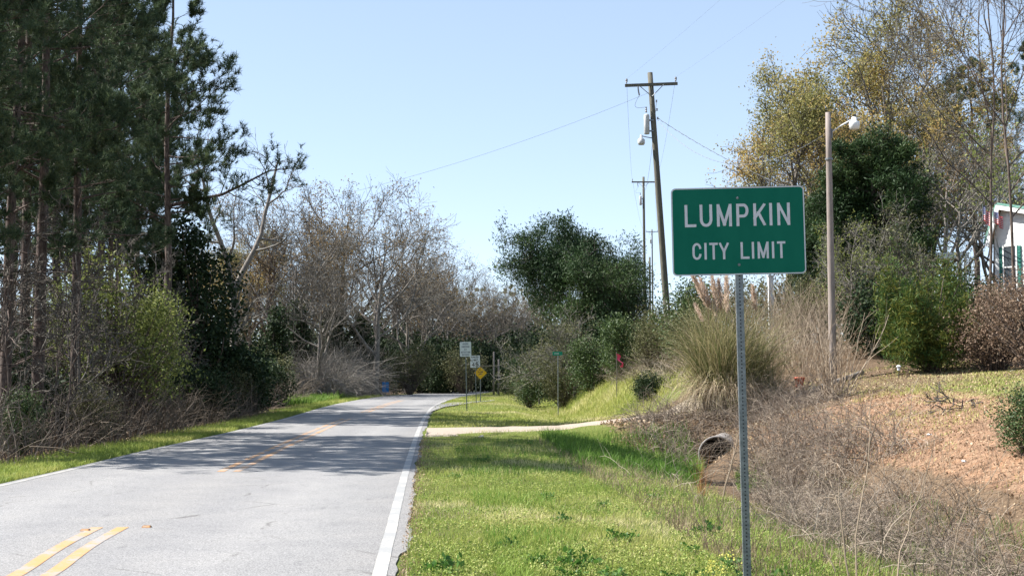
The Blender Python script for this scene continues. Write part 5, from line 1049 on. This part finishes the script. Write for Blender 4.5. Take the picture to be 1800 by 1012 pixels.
k = (rg.random(n) < np.clip(1.35 - s / 6.5, .15, 1)) & (rg.random(n) < .1 + 1.6 * vnoise(x * 1.6, y * 1.6, 6)) & offdrive(x, y) & (rg.random(n) < np.clip(s * 6, .2, 1)); x, y = x[k], y[k]
grass('verge_grass', 1, x, y, lambda a_, b_: .035 + .055 * vnoise(a_ * .9, b_ * .9, 2) + .0012 * b_, .0065, M['grass'], 'short bright yellow green grass on the verge round the city limit sign')
n = 80000; y = ydist(n, 8, 37, 1.7); s = 1 + 7.2 * rg.random(n); x = Xr(y) + s; k = ((vnoise(x * .8, y * .8, 15) > .6) | ((x - Xr(y) > 3.6) & (y < 19) & (vnoise(x * 1.3, y * 1.3, 16) > .33))) & offdrive(x, y); x, y = x[k], y[k]
grass('lush_grass', 2, x, y, lambda a_, b_: .06 + .08 * vnoise(a_ * .7, b_ * .7, 3) + .002 * b_, .008, M['lush'], 'taller lush green grass tufts toward the ditch', lean=.7)
n = 16000; y = 27 + 10.5 * rg.random(n); x = Xr(y) + 3.5 + 4.2 * rg.random(n); k = offdrive(x, y) & ~((np.abs(x - .1565 * y) < .42) & (y > 22)); x, y = x[k], y[k]
grass('ditch_grass', 3, x, y, lambda a_, b_: .25 + .15 * vnoise(a_, b_, 4), .016, M['lush'], 'deep green grass in the ditch before the culvert', lean=.6)
n = 60000; y = ydist(n, 42, 135, 1.5); s = .15 + 8.5 * rg.random(n); x = Xr(y) + .15 + s; k = offdrive(x, y); x, y, s = x[k], y[k], s[k]
k = ~((y > 60.5) & (y < 84) & (x - (-4.2) < (y - 60) * .36 + .8) & (x + 4.2 > (y - 62 - 8) * .55 - 2) & (s < 6)) | (rg.random(len(x)) < .25)
x, y = x[k], y[k]
grass('mown_verge', 4, x, y, lambda a_, b_: .05 + .03 * vnoise(a_ * .3, b_ * .3, 2) + .0006 * b_, .022, M['grass'], 'mown sunlit verge beyond the gravel drive', .15, 1)
n = 30000; y = 48 + 30 * rg.random(n); s = 6.4 + 6 * rg.random(n); x = Xr(y) + s; k = rg.random(n) < 1.2 - (s - 6) / 8; x, y = x[k], y[k]
grass('bank_grass', 5, x, y, lambda a_, b_: .18 + .3 * vnoise(a_ * .6, b_ * .6, 12), .022, M['grass'], 'long yellow green grass on the bank beyond the drive', .2, 1, .8)
n = 60000; y = ydist(n, 17, 110, 1.5); s = .12 + 2.0 * rg.random(n) ** 1.1; x = Xl(y) - .1 - s; k = rg.random(n) < 1.3 - s / 2.0; x, y = x[k], y[k]
grass('verge_grass', 6, x, y, lambda a_, b_: .06 + .05 * vnoise(a_ * .8, b_ * .8, 2) + .0012 * b_, .013, M['grass'], 'narrow grass strip between the road and the pine wood', 0, .72)
n = 6000; y = 78 + 26 * rg.random(n); s = 1.6 + 4.5 * rg.random(n); x = Xl(y) - s
grass('bend_grass', 7, x, y, lambda a_, b_: .35 + .3 * vnoise(a_ * .5, b_ * .5, 5), .04, M['lush'], 'bright green tall grass below the brush at the bend')
n = 40000; y = 17 + 24 * rg.random(n); s = 8.6 + 9 * rg.random(n); x = Xr(y) + s; k = (vnoise(x * .7, y * .7, 8) * .6 + vnoise(x * 2.5, y * 2.5, 9) * .4 > .42) & (rg.random(n) < np.clip((s - 8) / 4, .25, 1)); x, y = x[k], y[k]
grass('yard_grass', 8, x, y, lambda a_, b_: .05 + .05 * vnoise(a_, b_, 4), .014, M['grass'], 'thin patchy grass on the yard above the clay bank', .4, 1.15)
n = 22000; y = ydist(n, 8, 36, 1.4); s = 3.2 + 8.2 * rg.random(n) ** 1.3; x = Xr(y) + s; k = offdrive(x, y) & ~((np.abs(x - .1565 * y) < .42) & (y > 22)); x, y = x[k], y[k]
grass('dry_grass', 9, x, y, lambda a_, b_: .12 + .22 * vnoise(a_, b_, 4), .0065, M['dry'], 'dry tan grass stems standing among the ditch brambles', 0, 1, .9)
rg = np.random.default_rng(404); n = 24000; y = ydist(n, 7.5, 38, 1.8); s = .05 + 5.5 * rg.random(n) ** 1.2; x = Xr(y) + .12 + s; k = offdrive(x, y) & (rg.random(n) < .25 + vnoise(x * 1.1, y * 1.1, 61)); x, y = x[k], y[k]
grass('dead_thatch', 10, x, y, lambda a_, b_: .04 + .06 * vnoise(a_, b_, 4) + .001 * b_, .006, M['dry'], 'dead straw blades mixed into the green verge grass', .2, 1, 1.6)
# clover and small weeds between the blades
rc_ = np.random.default_rng(66); mb = MB(); n = 60000; rg = rc_; y = ydist(n, 8, 34, 2.0); x = Xr(y) + .25 + 5.6 * rc_.random(n); k = (vnoise(x * 1.4, y * 1.4, 44) > .42) & offdrive(x, y); x, y = x[k], y[k]
leaves(rc_, np.stack([x, y, terrain(x, y) + .02 + .05 * rc_.random(len(x))], 1), 2, .012, .022, 1.3, .2, 0, mb, 0, .4, vnoise(x * .9, y * .9, 47))
tag(mb.build('verge_clover', M['clover'], tone=True), 'small clover leaves scattered through the sunny verge grass', 'clover', kind='stuff')
# leaf litter
rl = np.random.default_rng(55); mb = MB()
def litter(n, x, y, size): leaves(rl, np.stack([x, y, terrain(x, y) + .015], 1), 1, .004, size, 1.5, 0, 0, mb, 0, .1)
y = 17 + 24 * rl.random(30000); litter(30000, Xr(y) + 8 + 10 * rl.random(30000), y, .05)
y = 34 + 8 * rl.random(3000); litter(3000, 2.8 + 5 * rl.random(3000), y, .1)
y = 9 + 26 * rl.random(5000); litter(5000, Xr(y) + .16 + np.abs(rl.normal(size=5000)) * .14, y, .022)
y = 20 + 45 * rl.random(6000); litter(6000, Xl(y) - 1.2 - 5 * rl.random(6000), y, .08)
tag(mb.build('leaf_litter', M['litter'], tone=True), 'fallen brown leaves on the clay bank and along the road edge', 'leaf litter', kind='stuff')
# broad leaved weeds in the verge
def weed(seed, n, ln, w):
    rg = np.random.default_rng(seed); mb = MB(); V, F, tn, P = blade_ribbons(rg, n, (0, 0, 0), .10, ln, w, 1.6, .5, 5); mb.add(V, F, 0, tn)
    leaves(rg, P[:, 2:].reshape(-1, 3), 2, .02, ln * .28, 1.6, .3, 0, mb, 0, .4); return mb.build('leaves', M['weed'], link=False, tone=True)
WM = [weed(1, 26, .30, .02), weed(2, 34, .22, .016), weed(3, 20, .38, .024)]
rw_ = random.Random(9)
for px, Y in [(1180, 11.4), (1120, 10.9), (1090, 13.6), (1010, 11.9), (985, 15.4), (940, 12.0), (1060, 17.6), (780, 11.5), (1240, 14.8), (1290, 12.2), (1150, 19.0), (1075, 11.2), (1210, 13.2), (960, 18.5), (1340, 13.6), (890, 13.2), (800, 22), (850, 26), (1010, 27), (1100, 24), (1370, 11.6), (930, 33), (1050, 30), (1168, 11.0), (1108, 11.3), (1000, 11.2)]:
    o = thing('weed_clump', spot(px, Y), rw_.random() * 6, .28 + .3 * rw_.random()); tag(o, 'low dark green broad leaved weed clump in the sunny verge grass', 'weed', 'weed clumps in the verge'); obj('leaves', WM[rw_.randrange(3)], o)
for px, Y, lb in [(1268, 10.9, 'taller yellow flowering weed beside the sign post foot'), (1235, 10.4, 'shorter yellow flowering weed in the verge before the sign post')]:
    o = thing('flowering_weed', spot(px, Y), 0, .75); tag(o, lb, 'weed'); obj('leaves', WM[0], o); mb = MB(); rg2 = np.random.default_rng(int(px)); st = []
    for q in range(9): h_ = .22 + .2 * rg2.random(); e = np.array((rg2.normal() * .1, rg2.normal() * .1, h_)); mb.tube([(0, 0, 0), e * .5, e], .003, 4, 1, False); st.append(e)
    leaves(rg2, np.array(st), 16, .022, .022, 1.2, .5, 0, mb, 0, .3); mb.build('flowers', [M['flower'], M['weed']], o, tone=True)
# orange broom sedge by the ditch
M['sedge'] = leafm('sedge', [(.30, .13, .05), (.42, .2, .08)], .3)
o = thing('broom_sedge', spot(1232, 21.5)); tag(o, 'thin rusty orange grass tuft before the culvert', 'grass tuft'); mb = MB(); V, F, tn, _ = blade_ribbons(np.random.default_rng(3), 34, (0, 0, 0), .08, .85, .006, .25, .06); mb.add(V, F, 0, tn); mb.build('blades', M['sedge'], o, tone=True)
